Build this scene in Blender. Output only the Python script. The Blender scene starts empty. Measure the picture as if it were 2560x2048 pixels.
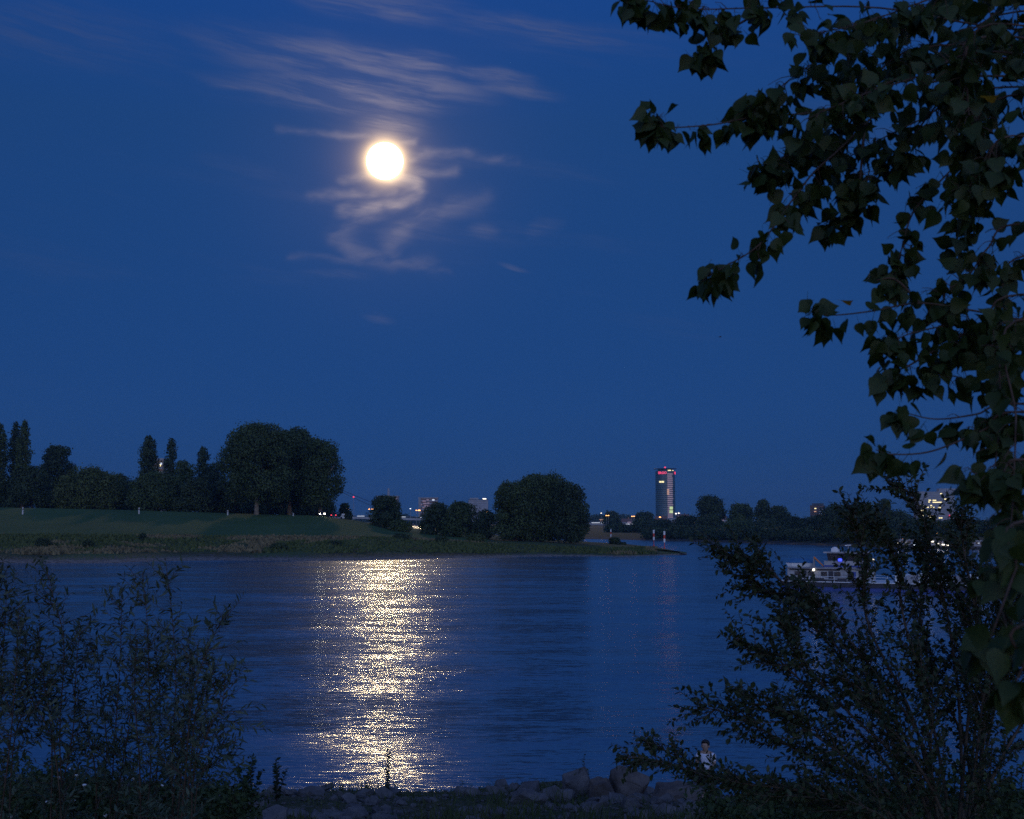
import bpy, bmesh, math, random
import numpy as np
from mathutils import Vector, Matrix

S = bpy.context.scene
C = S.collection
rad = math.radians
random.seed(7)
RNG = np.random.default_rng(11)

# ------------------------------------------------------------------ camera
EYE, FPX, HOR = 8.0, 3200.0, 1305.0            # eye height over the river, focal length in photo pixels
PITCH = math.atan((HOR - 1024) / FPX)
cam_d = bpy.data.cameras.new('camera')
cam = bpy.data.objects.new('camera', cam_d)
C.objects.link(cam)
cam.location = (0, 0, EYE)
cam.rotation_euler = (math.pi / 2 + PITCH, 0, 0)
cam_d.sensor_width = 36
cam_d.lens = 45
cam_d.clip_start = 0.1
cam_d.clip_end = 30000
cam_d.dof.use_dof = True
cam_d.dof.focus_distance = 250
cam_d.dof.aperture_fstop = 8.0
S.camera = cam


def ray(u, v):
    x = (u - 1280) / FPX
    yv = (1024 - v) / FPX
    return Vector((x, math.cos(PITCH) - yv * math.sin(PITCH), math.sin(PITCH) + yv * math.cos(PITCH)))


def P(u, v, Y):
    d = ray(u, v)
    return Vector((0, 0, EYE)) + d * (Y / d.y)


def azel(u, v):
    d = ray(u, v).normalized()
    return math.degrees(math.atan2(d.x, d.y)), math.degrees(math.asin(d.z))


def ppm(Y):
    return FPX / Y


# ------------------------------------------------------------------ sky, moon light, exposure
MOON_AZ, MOON_EL = azel(962, 403)
S.view_settings.view_transform = 'Standard'
S.view_settings.look = 'None'
S.view_settings.exposure = 0.0
S.view_settings.gamma = 1.0
S.cycles.use_denoising = False       # a little sensor grain, as in the photograph
S.cycles.max_bounces = 6
S.cycles.diffuse_bounces = 2
S.cycles.glossy_bounces = 3
S.cycles.transparent_max_bounces = 8
S.cycles.volume_bounces = 0
S.cycles.sample_clamp_indirect = 0.4
S.cycles.caustics_reflective = False
S.cycles.caustics_refractive = False
SKY_STRENGTH = 0.05
DUSK_EL, DUSK_STRENGTH = -3.5, 10.0

world = bpy.data.worlds.new('World')
S.world = world
world.use_nodes = True


class NT:
    """short node-tree writer"""
    def __init__(s, tree):
        s.t = tree

    def n(s, kind, **kw):
        nd = s.t.nodes.new('ShaderNode' + kind)
        for k, v in kw.items():
            setattr(nd, k, v)
        return nd

    def put(s, sock, v):
        if isinstance(v, bpy.types.NodeSocket):
            s.t.links.new(v, sock)
        elif v is not None:
            sock.default_value = v

    def m(s, op, a, b=None, c=None, clamp=False):
        nd = s.n('Math', operation=op, use_clamp=clamp)
        for i, v in enumerate((a, b, c)):
            s.put(nd.inputs[i], v)
        return nd.outputs[0]

    def vm(s, op, a, b=None, out=0):
        nd = s.n('VectorMath', operation=op)
        s.put(nd.inputs[0], a)
        if b is not None:
            s.put(nd.inputs[3] if op == 'SCALE' else nd.inputs[1], b)
        return nd.outputs[out]

    def xyz(s, x, y, z):
        nd = s.n('CombineXYZ')
        for i, v in enumerate((x, y, z)):
            s.put(nd.inputs[i], v)
        return nd.outputs[0]

    def mixc(s, f, a, b, mode='MIX'):
        nd = s.n('Mix', data_type='RGBA', blend_type=mode)
        s.put(nd.inputs[0], f)
        s.put(nd.inputs[6], a)
        s.put(nd.inputs[7], b)
        return nd.outputs[2]

    def ramp(s, f, stops, interp='LINEAR'):
        nd = s.n('ValToRGB')
        cr = nd.color_ramp
        cr.interpolation = interp
        while len(cr.elements) < len(stops):
            cr.elements.new(0.5)
        for e, (p, c) in zip(cr.elements, stops):
            e.position = p
            e.color = (*c, 1) if len(c) == 3 else c
        s.put(nd.inputs[0], f)
        return nd.outputs[0]

    def noise(s, vec, scale, detail=2.0, rough=0.5, dist=0.0, col=False):
        nd = s.n('TexNoise')
        s.put(nd.inputs['Vector'], vec)
        nd.inputs['Scale'].default_value = scale
        nd.inputs['Detail'].default_value = detail
        nd.inputs['Roughness'].default_value = rough
        nd.inputs['Distortion'].default_value = dist
        return nd.outputs['Color' if col else 'Fac']

    def rng(s, v, a, b, c=0.0, d=1.0, smooth=True):
        nd = s.n('MapRange', interpolation_type='SMOOTHSTEP' if smooth else 'LINEAR')
        for i, q in enumerate((v, a, b, c, d)):
            s.put(nd.inputs[i], q)
        return nd.outputs[0]


def build_world():
    t = world.node_tree
    k = NT(t)
    bg = t.nodes['Background']
    sky = k.n('TexSky', sky_type='NISHITA')
    sky.sun_disc = False
    sky.sun_elevation = rad(MOON_EL)            # the moon is what lights this night sky
    sky.sun_rotation = rad(MOON_AZ)
    sky.air_density = 0.4
    sky.dust_density = 0.0
    sky.ozone_density = 10.0
    gen = k.n('TexCoord').outputs['Generated']
    sep = k.n('SeparateXYZ')
    k.put(sep.inputs[0], gen)
    x, y, z = sep.outputs
    el = k.m('MULTIPLY', k.m('ARCSINE', k.m('MULTIPLY', z, 0.99999)), 57.29578)
    az = k.m('MULTIPLY', k.m('ARCTAN2', x, y), 57.29578)
    # dusk extinction: the same band of air all the way round the horizon
    f = k.m('DIVIDE', k.m('MAXIMUM', el, 0.0), 60.0, clamp=True)
    g = 0.6 * 0.5
    band = k.ramp(f, [(0.0, (0.19 * g, 0.26 * g, 0.40 * g)), (0.015, (0.20 * g, 0.275 * g, 0.425 * g)), (0.083, (0.64 * g, 0.69 * g, 0.75 * g)),
                      (0.29, (1.62 * g, 1.76 * g, 1.60 * g)), (0.383, (1.66 * g, 2.25 * g, 2.4 * g)), (1.0, (2.6 * g, 4.0 * g, 4.4 * g))])
    base = k.vm('SCALE', k.mixc(1.0, sky.outputs[0], band, 'MULTIPLY'), 2.0 * SKY_STRENGTH)
    # afterglow of the sun, which has set opposite the full moon
    dusk = k.n('TexSky', sky_type='NISHITA')
    dusk.sun_disc = False
    dusk.sun_elevation = rad(DUSK_EL)
    dusk.sun_rotation = rad(MOON_AZ + 180)
    dusk.ozone_density = 2.0
    west = k.vm('DOT_PRODUCT', gen, (-math.sin(rad(MOON_AZ)), -math.cos(rad(MOON_AZ)), 0.25), out=1)
    base = k.vm('ADD', base, k.vm('SCALE', dusk.outputs[0], k.m('MULTIPLY', k.rng(west, -0.55, 0.75), DUSK_STRENGTH)))
    # ---- thin cirrus, in degrees of azimuth and elevation
    ae = k.xyz(az, el, 0.0)
    wrp = k.vm('SUBTRACT', k.noise(ae, 0.22, 3.0, 0.55, col=True), (0.5, 0.5, 0.5))
    wa = k.vm('ADD', ae, k.vm('MULTIPLY', wrp, (2.2, 0.5, 0.0)))

    def slanted(deg, sx, sy, src):
        mp = k.n('Mapping', vector_type='POINT')
        k.put(mp.inputs[0], src)
        mp.inputs['Rotation'].default_value = (0, 0, rad(deg))
        return k.vm('MULTIPLY', mp.outputs[0], (sx, sy, 1.0))
    fib = k.noise(slanted(8, 0.16, 1.7, wa), 1.0, 5.0, 0.62)
    fine = k.noise(slanted(9, 0.35, 5.0, wa), 1.0, 3.0, 0.6)
    fibre = k.rng(k.m('ADD', k.m('MULTIPLY', fib, 0.80), k.m('MULTIPLY', fine, 0.20)), 0.38, 0.66)

    def streak(u0, v0, u1, v1, wid, amp, bend=0.0, soft=1.0):
        a0, e0 = azel(u0, v0)
        a1, e1 = azel(u1, v1)
        cx, cy, ln = (a0 + a1) / 2, (e0 + e1) / 2, math.hypot(a1 - a0, e1 - e0) / 2
        mp = k.n('Mapping', vector_type='TEXTURE')
        k.put(mp.inputs[0], wa2)
        mp.inputs['Location'].default_value = (cx, cy, 0)
        mp.inputs['Rotation'].default_value = (0, 0, math.atan2(e1 - e0, a1 - a0))
        mp.inputs['Scale'].default_value = (ln, wid / FPX * 57.3, 1)
        v = mp.outputs[0]
        if bend:
            s2 = k.n('SeparateXYZ')
            k.put(s2.inputs[0], v)
            v = k.xyz(s2.outputs[0], k.m('SUBTRACT', s2.outputs[1], k.m('MULTIPLY', k.m('MULTIPLY', s2.outputs[0], s2.outputs[0]), bend)), 0.0)
        r = k.vm('LENGTH', v, out=1)
        return k.rng(r, 1.15 * soft, 0.12, 0.0, amp * 0.85)
    wa2 = k.vm('ADD', ae, k.vm('MULTIPLY', wrp, (2.0, 0.9, 0.0)))
    lst = [(560, -70, 1240, 60, 46, 0.60), (1000, 35, 1700, 105, 38, 0.60), (380, 70, 1180, 190, 70, 0.62), (480, 190, 1240, 250, 58, 0.60),
           (850, 110, 1260, 262, 62, 0.55), (890, 120, 1160, 165, 26, 0.75), (1090, 168, 1360, 215, 24, 0.66), (1150, 205, 1420, 248, 26, 0.62),
           (500, 205, 620, 218, 12, 0.4), (880, 290, 1090, 320, 40, 0.42), 
           (1235, 662, 1325, 684, 9, 0.8), (1160, 560, 1250, 575, 26, 0.25), (1310, 580, 1420, 545, 30, 0.25), (900, 785, 1000, 800, 18, 0.25),
           (730, 680, 950, 690, 16, 0.2), (-300, 40, 500, 120, 80, 0.35)]
    tot = None
    for q in lst:
        o = streak(*q)
        tot = o if tot is None else k.m('MAXIMUM', tot, o)
    # wisps round the moon, lit by it: soft ribbons along curved lines
    rag = k.vm('SUBTRACT', k.noise(slanted(6, 0.35, 0.7, ae), 1.0, 3.0, 0.5, col=True), (0.5, 0.5, 0.5))
    wr = k.vm('ADD', ae, k.vm('MULTIPLY', rag, (1.1, 0.75, 0.0)))

    def ribbon(pts, wid, amp):
        best = None
        q = [azel(*p) for p in pts]
        for (a0, e0), (a1, e1) in zip(q[:-1], q[1:]):
            mp = k.n('Mapping', vector_type='TEXTURE')
            k.put(mp.inputs[0], wr)
            mp.inputs['Location'].default_value = ((a0 + a1) / 2, (e0 + e1) / 2, 0)
            mp.inputs['Rotation'].default_value = (0, 0, math.atan2(e1 - e0, a1 - a0))
            h = math.hypot(a1 - a0, e1 - e0) / 2
            v = k.vm('MAXIMUM', k.vm('SUBTRACT', k.vm('ABSOLUTE', mp.outputs[0]), (h, 0, 0)), (0, 0, 0))
            d = k.vm('LENGTH', v, out=1)
            best = d if best is None else k.m('SMOOTH_MIN', best, d, 0.25)
        z_ = k.m('DIVIDE', best, wid / FPX * 57.3)
        return k.m('MULTIPLY', k.m('EXPONENT', k.m('MULTIPLY', k.m('MULTIPLY', z_, z_), -1.0)), amp)
    moonw = None
    for q in [([(985, 440), (1035, 458), (1048, 490), (985, 512), (860, 530)], 19, 0.60), ([(990, 515), (880, 552), (842, 590), (880, 628), (985, 655), (1080, 668)], 22, 0.30),
              ([(985, 648), (968, 612), (1050, 548), (1210, 500)], 26, 0.28), ([(1030, 402), (1070, 378), (1170, 378), (1290, 402)], 11, 0.34), ([(1010, 436), (1140, 424)], 14, 0.34),
              ([(770, 492), (880, 480), (985, 482)], 11, 0.34), ([(850, 452), (935, 432)], 12, 0.30), ([(690, 326), (850, 340), (1040, 348)], 9, 0.26), ([(720, 638), (900, 652), (1120, 676)], 10, 0.22)]:
        o = ribbon(*q)
        moonw = o if moonw is None else k.m('MAXIMUM', moonw, o)
    everywhere = k.m('MULTIPLY', k.rng(k.noise(slanted(8, 0.05, 0.30, ae), 1.0, 4.0, 0.6), 0.50, 0.80), 0.22)
    low = k.rng(el, 3.0, 12.0)
    cl = k.m('MULTIPLY', k.m('ADD', tot, k.m('MULTIPLY', everywhere, low)), k.m('ADD', k.m('MULTIPLY', fibre, 0.85), 0.15))
    cl2 = k.m('MULTIPLY', k.m('MULTIPLY', moonw, k.m('ADD', k.m('MULTIPLY', fibre, 0.35), 0.65)), k.rng(k.noise(slanted(-14, 0.40, 1.0, wr), 1.0, 3.0, 0.55), 0.28, 0.64, 0.10, 1.0))
    # angular distance from the moon
    ma, me = rad(MOON_AZ), rad(MOON_EL)
    mdir = (math.sin(ma) * math.cos(me), math.cos(ma) * math.cos(me), math.sin(me))
    ang = k.m('MULTIPLY', k.m('ARCCOSINE', k.m('MINIMUM', k.vm('DOT_PRODUCT', gen, mdir, out=1), 0.9999999)), 57.29578)

    def gauss(sig):
        q = k.m('DIVIDE', ang, sig)
        return k.m('EXPONENT', k.m('MULTIPLY', k.m('MULTIPLY', q, q), -1.0))
    expo = k.m('EXPONENT', k.m('DIVIDE', ang, -2.1))
    lit = k.vm('ADD', k.vm('SCALE', (0.105, 0.135, 0.27), k.m('ADD', 0.55, k.m('MULTIPLY', k.m('EXPONENT', k.m('DIVIDE', ang, -7.0)), 0.75))),
               k.vm('SCALE', (1.1, 0.76, 0.38), k.m('MULTIPLY', expo, 0.95)))
    allc = k.m('MINIMUM', k.m('ADD', cl, cl2), 0.9)
    sky1 = k.mixc(allc, base, lit)
    halo = k.vm('ADD', k.vm('SCALE', (1.0, 0.66, 0.30), k.m('MINIMUM', k.m('MULTIPLY', k.m('EXPONENT', k.m('DIVIDE', k.m('SUBTRACT', ang, 0.8), -0.19)), 1.5), 3.0)),
                k.vm('ADD', k.vm('SCALE', (0.17, 0.11, 0.05), gauss(1.7)), k.vm('SCALE', (0.022, 0.018, 0.020), gauss(5.0))))
    col = k.vm('ADD', sky1, halo)
    k.put(bg.inputs[0], k.vm('SCALE', col, 1.0))
    bg.inputs[1].default_value = 1.0
    


build_world()

sun_d = bpy.data.lights.new('moonlight', 'SUN')
sun_d.energy = 0.44
sun_d.angle = rad(1.6)
sun_d.color = (1.0, 0.76, 0.42)
sun = bpy.data.objects.new('moonlight', sun_d)
C.objects.link(sun)
_md = ray(962, 403).normalized()
sun.rotation_euler = (-_md).to_track_quat('-Z', 'Y').to_euler()
sun.location = (0, 0, 60)


# ------------------------------------------------------------------ helpers: materials
MATS = {}


def mat(name, c1, c2=None, scale=3.0, rough=0.8, spec=0.3, bump=0.0, bscale=None, transl=0.0, metal=0.0, detail=4.0, rnd=0.0):
    m = bpy.data.materials.new(name)
    m.use_nodes = True
    k = NT(m.node_tree)
    b = m.node_tree.nodes['Principled BSDF']
    b.inputs['Roughness'].default_value = rough
    b.inputs['Specular IOR Level'].default_value = spec
    b.inputs['Metallic'].default_value = metal
    co = k.n('TexCoord').outputs['Object']
    if c2 is not None:
        f = k.rng(k.noise(co, scale, detail, 0.6), 0.32, 0.68)
        if rnd:
            f = k.m('ADD', k.m('MULTIPLY', f, 1 - rnd), k.m('MULTIPLY', k.n('ObjectInfo').outputs['Random'], rnd))
        col = k.mixc(f, (*c1, 1), (*c2, 1))
    else:
        col = None
        b.inputs['Base Color'].default_value = (*c1, 1)
    if col is not None:
        k.put(b.inputs['Base Color'], col)
    if bump:
        bn = k.n('Bump')
        bn.inputs['Strength'].default_value = bump
        bn.inputs['Distance'].default_value = 0.05
        k.put(bn.inputs['Height'], k.noise(co, bscale or scale * 4, 5.0, 0.65))
        k.put(b.inputs['Normal'], bn.outputs[0])
    if transl:
        tr = k.n('BsdfTranslucent')
        if col is not None:
            k.put(tr.inputs[0], k.mixc(1.0, col, (1.3, 1.5, 0.7, 1), 'MULTIPLY'))
        else:
            tr.inputs[0].default_value = (*c1, 1)
        mx = k.n('MixShader')
        mx.inputs[0].default_value = transl
        k.put(mx.inputs[1], b.outputs[0])
        k.put(mx.inputs[2], tr.outputs[0])
        k.put(m.node_tree.nodes['Material Output'].inputs[0], mx.outputs[0])
    MATS[name] = m
    return m


def emit(name, c, st):
    m = bpy.data.materials.new(name)
    m.use_nodes = True
    b = m.node_tree.nodes['Principled BSDF']
    b.inputs['Base Color'].default_value = (0.3, 0.3, 0.3, 1)
    b.inputs['Emission Color'].default_value = (*c, 1)
    b.inputs['Emission Strength'].default_value = st
    MATS[name] = m
    return m


mat('bark', (0.05, 0.04, 0.03), (0.10, 0.085, 0.065), 6, 0.9, 0.2, 0.6)
mat('bark_pale', (0.16, 0.14, 0.11), (0.30, 0.27, 0.22), 1.2, 0.9, 0.2, 0.5)
mat('far_leaf', (0.030, 0.055, 0.018), (0.060, 0.090, 0.030), 0.25, 0.7, 0.25, rnd=0.3)
mat('far_leaf_olive', (0.045, 0.068, 0.018), (0.080, 0.105, 0.032), 0.25, 0.7, 0.25, rnd=0.3)
mat('far_leaf_dark', (0.022, 0.042, 0.018), (0.045, 0.070, 0.028), 0.25, 0.7, 0.25, rnd=0.3)
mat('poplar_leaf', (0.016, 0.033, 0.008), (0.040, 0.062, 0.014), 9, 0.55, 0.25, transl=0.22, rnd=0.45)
mat('poplar_leaf_autumn', (0.30, 0.13, 0.02), (0.42, 0.22, 0.04), 20, 0.6, 0.3, transl=0.3)
mat('bush_leaf', (0.016, 0.030, 0.014), (0.036, 0.055, 0.022), 5, 0.6, 0.3, transl=0.15, rnd=0.4)
mat('willow_leaf', (0.035, 0.060, 0.042), (0.070, 0.100, 0.068), 5, 0.6, 0.3, transl=0.15, rnd=0.4)
mat('bramble_leaf', (0.025, 0.042, 0.014), (0.055, 0.080, 0.026), 4, 0.7, 0.25, transl=0.1, rnd=0.4)
mat('twig', (0.045, 0.030, 0.022), (0.085, 0.060, 0.045), 12, 0.85, 0.2)
mat('grass', (0.035, 0.052, 0.016), (0.070, 0.085, 0.028), 0.8, 0.8, 0.2)
mat('dry_grass', (0.12, 0.10, 0.05), (0.20, 0.17, 0.09), 0.5, 0.85, 0.2)
mat('stone', (0.058, 0.056, 0.056), (0.14, 0.132, 0.128), 2.2, 0.85, 0.3, 0.7, 9, rnd=0.4)
mat('boulder_brown', (0.060, 0.050, 0.045), (0.125, 0.105, 0.092), 1.6, 0.9, 0.25, 0.8, 6)
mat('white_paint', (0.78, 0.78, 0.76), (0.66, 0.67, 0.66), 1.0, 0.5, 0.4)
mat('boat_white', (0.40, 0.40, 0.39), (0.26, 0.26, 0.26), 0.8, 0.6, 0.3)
mat('post_paint', (0.46, 0.47, 0.47), (0.36, 0.37, 0.37), 2.0, 0.6, 0.3)
mat('red_paint', (0.60, 0.07, 0.04), (0.45, 0.05, 0.035), 2.0, 0.5, 0.4)
mat('orange_paint', (0.62, 0.20, 0.05), None, 1, 0.5, 0.4)
mat('blue_paint', (0.02, 0.05, 0.22), (0.03, 0.07, 0.28), 0.7, 0.45, 0.5)
mat('dark_paint', (0.02, 0.022, 0.03), (0.035, 0.035, 0.045), 1.0, 0.5, 0.4)
mat('tarp', (0.03, 0.12, 0.26), (0.04, 0.16, 0.32), 1.5, 0.7, 0.3)
mat('glass_dark', (0.015, 0.022, 0.03), None, 1, 0.12, 0.5)
mat('steel', (0.22, 0.23, 0.25), (0.30, 0.31, 0.33), 1.0, 0.45, 0.5, metal=0.3)
mat('asphalt', (0.045, 0.045, 0.05), (0.065, 0.065, 0.07), 1.5, 0.9, 0.3)
mat('rubber', (0.02, 0.02, 0.02), None, 1, 0.9, 0.2)
mat('tower_glass', (0.035, 0.085, 0.10), (0.055, 0.12, 0.135), 0.08, 0.3, 0.5)
mat('tower_slab', (0.015, 0.022, 0.03), None, 1, 0.6, 0.3)
mat('pale_concrete', (0.22, 0.21, 0.205), (0.30, 0.285, 0.28), 0.1, 0.8, 0.3)
mat('grey_concrete', (0.24, 0.24, 0.25), (0.34, 0.34, 0.35), 0.1, 0.8, 0.3)
mat('dark_facade', (0.045, 0.05, 0.06), (0.07, 0.075, 0.085), 0.1, 0.7, 0.3)
mat('brick', (0.22, 0.11, 0.08), (0.30, 0.16, 0.12), 0.3, 0.85, 0.3)
mat('roof_tile', (0.16, 0.085, 0.065), (0.22, 0.12, 0.09), 0.3, 0.85, 0.3)
mat('skin', (0.36, 0.22, 0.15), None, 1, 0.6, 0.4)
mat('hair', (0.012, 0.010, 0.009), None, 1, 0.6, 0.4)
mat('shirt', (0.72, 0.70, 0.74), (0.62, 0.60, 0.66), 6, 0.9, 0.2, 0.3, 14)
mat('trousers', (0.07, 0.08, 0.12), (0.10, 0.11, 0.15), 6, 0.9, 0.2)
mat('feather', (0.04, 0.04, 0.045), (0.10, 0.10, 0.11), 4, 0.8, 0.2)
mat('petal', (0.75, 0.75, 0.72), None, 1, 0.8, 0.2)
emit('moon_surface', (1.0, 0.86, 0.60), 6.0)
emit('lamp_orange', (1.0, 0.42, 0.10), 3.5)
emit('lamp_white', (1.0, 0.90, 0.72), 3.0)
emit('lamp_cool', (0.75, 0.85, 1.0), 3.0)
emit('headlight', (1.0, 0.93, 0.75), 30.0)
emit('tail_light', (1.0, 0.03, 0.05), 2.5)
emit('sign_red', (1.0, 0.03, 0.10), 1.2)
emit('sign_white', (1.0, 0.75, 0.78), 1.2)
emit('window_yellow', (1.0, 0.84, 0.38), 1.5)
emit('window_warm', (1.0, 0.48, 0.18), 0.55)
emit('window_pink', (0.72, 0.42, 0.45), 0.20)
emit('window_green', (0.72, 0.90, 0.32), 0.75)
emit('window_dimred', (0.8, 0.36, 0.30), 0.14)
emit('strip_light', (0.72, 0.80, 0.95), 0.8)
emit('strip_warm', (1.0, 0.55, 0.25), 0.5)
emit('blue_beacon', (0.03, 0.06, 1.0), 1.6)


# ------------------------------------------------------------------ helpers: objects
def tag(o, label=None, cat=None, group=None, kind=None):
    if label: o['label'] = label
    if cat: o['category'] = cat
    if group: o['group'] = group
    if kind: o['kind'] = kind
    return o


def thing(name, label, cat, loc=(0, 0, 0), rz=0.0, group=None):
    o = bpy.data.objects.new(name, None)
    o.empty_display_size = 0.2
    C.objects.link(o)
    o.location = loc
    o.rotation_euler = (0, 0, rz)
    return tag(o, label, cat, group)


def link(name, me, m=None, parent=None, smooth=False):
    o = bpy.data.objects.new(name, me)
    C.objects.link(o)
    if m is not None and not me.materials:
        me.materials.append(MATS[m])
    if parent is not None:
        o.parent = parent
    if smooth:
        me.polygons.foreach_set('use_smooth', np.ones(len(me.polygons), dtype=bool))
    return o


def arr_mesh(name, V, F):
    """mesh from numpy arrays, all faces of one size"""
    me = bpy.data.meshes.new(name)
    V = np.asarray(V, dtype=np.float32)
    F = np.asarray(F, dtype=np.int32)
    n, s = F.shape
    me.vertices.add(len(V))
    me.vertices.foreach_set('co', V.ravel())
    me.loops.add(n * s)
    me.loops.foreach_set('vertex_index', F.ravel())
    me.polygons.add(n)
    me.polygons.foreach_set('loop_start', np.arange(n, dtype=np.int32) * s)
    me.update(calc_edges=True)
    return me


class MB:
    def __init__(s):
        s.v, s.f = [], []

    def add(s, vs, fs):
        b = len(s.v)
        s.v += [tuple(v) for v in vs]
        s.f += [tuple(i + b for i in f) for f in fs]
        return s

    def box(s, cx, cy, cz, sx, sy, sz, rz=0.0, top=1.0, topy=None):
        topy = top if topy is None else topy
        c, n = math.cos(rz), math.sin(rz)
        vs = []
        for z, tx, ty in ((-1, 1, 1), (1, top, topy)):
            for x, y in ((-1, -1), (1, -1), (1, 1), (-1, 1)):
                X, Y = x * sx / 2 * tx, y * sy / 2 * ty
                vs.append((cx + X * c - Y * n, cy + X * n + Y * c, cz + z * sz / 2))
        return s.add(vs, [(3, 2, 1, 0), (4, 5, 6, 7), (0, 1, 5, 4), (1, 2, 6, 5), (2, 3, 7, 6), (3, 0, 4, 7)])

    def tube(s, pts, rs, n=6, cap=True):
        pts = [Vector(p) for p in pts]
        if not hasattr(rs, '__len__'):
            rs = [rs] * len(pts)
        b = len(s.v)
        for i, p in enumerate(pts):
            d = (pts[min(i + 1, len(pts) - 1)] - pts[max(i - 1, 0)])
            d = d.normalized() if d.length > 1e-9 else Vector((0, 0, 1))
            a = d.cross(Vector((0.31, 0.95, 0.05)))
            if a.length < 0.05:
                a = d.cross(Vector((1, 0, 0)))
            a.normalize()
            e = d.cross(a)
            for j in range(n):
                t = 2 * math.pi * j / n
                q = p + (a * math.cos(t) + e * math.sin(t)) * rs[i]
                s.v.append(tuple(q))
        for i in range(len(pts) - 1):
            for j in range(n):
                s.f.append((b + i * n + j, b + i * n + (j + 1) % n, b + (i + 1) * n + (j + 1) % n, b + (i + 1) * n + j))
        if cap:
            s.f.append(tuple(b + j for j in range(n))[::-1])
            s.f.append(tuple(b + (len(pts) - 1) * n + j for j in range(n)))
        return s

    def lathe(s, prof, n=16, cx=0, cy=0, cz=0):
        return s.tube([(cx, cy, cz + z) for r, z in prof], [max(r, 0.001) for r, z in prof], n)

    def prism(s, poly, z0, z1, inset=1.0):
        n = len(poly)
        mx = sum(p[0] for p in poly) / n
        my = sum(p[1] for p in poly) / n
        vs = [(x, y, z0) for x, y in poly] + [(mx + (x - mx) * inset, my + (y - my) * inset, z1) for x, y in poly]
        fs = [tuple(range(n))[::-1], tuple(range(n, 2 * n))] + [(i, (i + 1) % n, n + (i + 1) % n, n + i) for i in range(n)]
        return s.add(vs, fs)

    def build(s, name, m, parent=None, smooth=False, bevel=0.0):
        me = bpy.data.meshes.new(name)
        me.from_pydata(s.v, [], s.f)
        if bevel:
            bm = bmesh.new()
            bm.from_mesh(me)
            bmesh.ops.bevel(bm, geom=bm.edges[:], offset=bevel, segments=2, affect='EDGES', clamp_overlap=True)
            bm.to_mesh(me)
            bm.free()
        me.update()
        return link(name, me, m, parent, smooth)


def copy_tree(o, parent=None):
    c = o.copy()
    C.objects.link(c)
    c.parent = parent
    for ch in o.children:
        copy_tree(ch, c)
    return c


def fbm(x, y, seed=0, octs=4, base=1.0):
    """cheap smooth 2-D noise by sines, about -1..1"""
    r = np.random.default_rng(seed)
    out = np.zeros(np.broadcast(x, y).shape)
    amp, fr = 1.0, base
    for _ in range(octs):
        for _ in range(3):
            a = r.uniform(0, 2 * math.pi)
            ph = r.uniform(0, 6.28)
            f = fr * r.uniform(0.7, 1.3)
            out = out + amp * np.sin((x * math.cos(a) + y * math.sin(a)) * f + ph) / 3
        amp *= 0.55
        fr *= 2.1
    return out


# ------------------------------------------------------------------ water
def build_water():
    m = bpy.data.materials.new('river_water')
    m.use_nodes = True
    k = NT(m.node_tree)
    b = m.node_tree.nodes['Principled BSDF']
    b.inputs['Base Color'].default_value = (0.048, 0.115, 0.20, 1)
    b.inputs['Roughness'].default_value = 0.155
    b.inputs['Specular IOR Level'].default_value = 0.7
    b.inputs['IOR'].default_value = 1.33
    co = k.n('TexCoord').outputs['Object']

    def scaled(sx, sy):
        mp = k.n('Mapping')
        k.put(mp.inputs[0], co)
        mp.inputs['Scale'].default_value = (sx, sy, 1)
        mp.inputs['Rotation'].default_value = (0, 0, rad(6))
        return mp.outputs[0]
    half = (0.5, 0.5, 0.5)
    n1 = k.vm('SUBTRACT', k.noise(scaled(0.30, 1.9), 2.1, 2.0, 0.5, col=True), half)
    n2 = k.vm('SUBTRACT', k.noise(scaled(0.38, 1.8), 7.0, 2.0, 0.55, col=True), half)
    n3 = k.vm('SUBTRACT', k.noise(scaled(0.22, 0.7), 0.30, 2.0, 0.5, col=True), half)
    # gusts: calmer and rougher lanes along the current
    lane = k.rng(k.noise(scaled(0.012, 0.10), 1.0, 4.0, 0.6), 0.32, 0.68, 0.50, 1.45)
    sl = k.vm('ADD', k.vm('SCALE', n1, WAVE1), k.vm('ADD', k.vm('SCALE', n2, WAVE2), k.vm('SCALE', n3, WAVE3)))
    sl = k.vm('SCALE', sl, lane)
    sl = k.vm('MULTIPLY', sl, (0.50, 1.0, 0.0))
    nor = k.vm('NORMALIZE', k.vm('ADD', sl, (0, 0, 1)))
    k.put(b.inputs['Normal'], nor)
    MATS['river_water'] = m
    xs = np.array([-2600, -1500, -400, -120, 0, 120, 400, 1500, 2600.0])
    ys = np.array([30, 60, 120, 300, 600, 1200, 4000.0])
    X, Y = np.meshgrid(xs, ys)
    V = np.stack([X.ravel(), Y.ravel(), np.zeros(X.size)], 1)
    nx = len(xs)
    F = [(j * nx + i, j * nx + i + 1, (j + 1) * nx + i + 1, (j + 1) * nx + i) for j in range(len(ys) - 1) for i in range(nx - 1)]
    o = link('river', arr_mesh('river', V, F), 'river_water')
    tag(o, kind='structure', label='wide rippling river carrying the bright path of moonlight')


WAVE1, WAVE2, WAVE3 = 0.52, 0.48, 0.36
build_water()


# ------------------------------------------------------------------ far banks
def shore_y(v):
    return EYE * FPX / (v - HOR)


def z_at(v, Y):
    return EYE - (v - HOR) / FPX * Y


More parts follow.
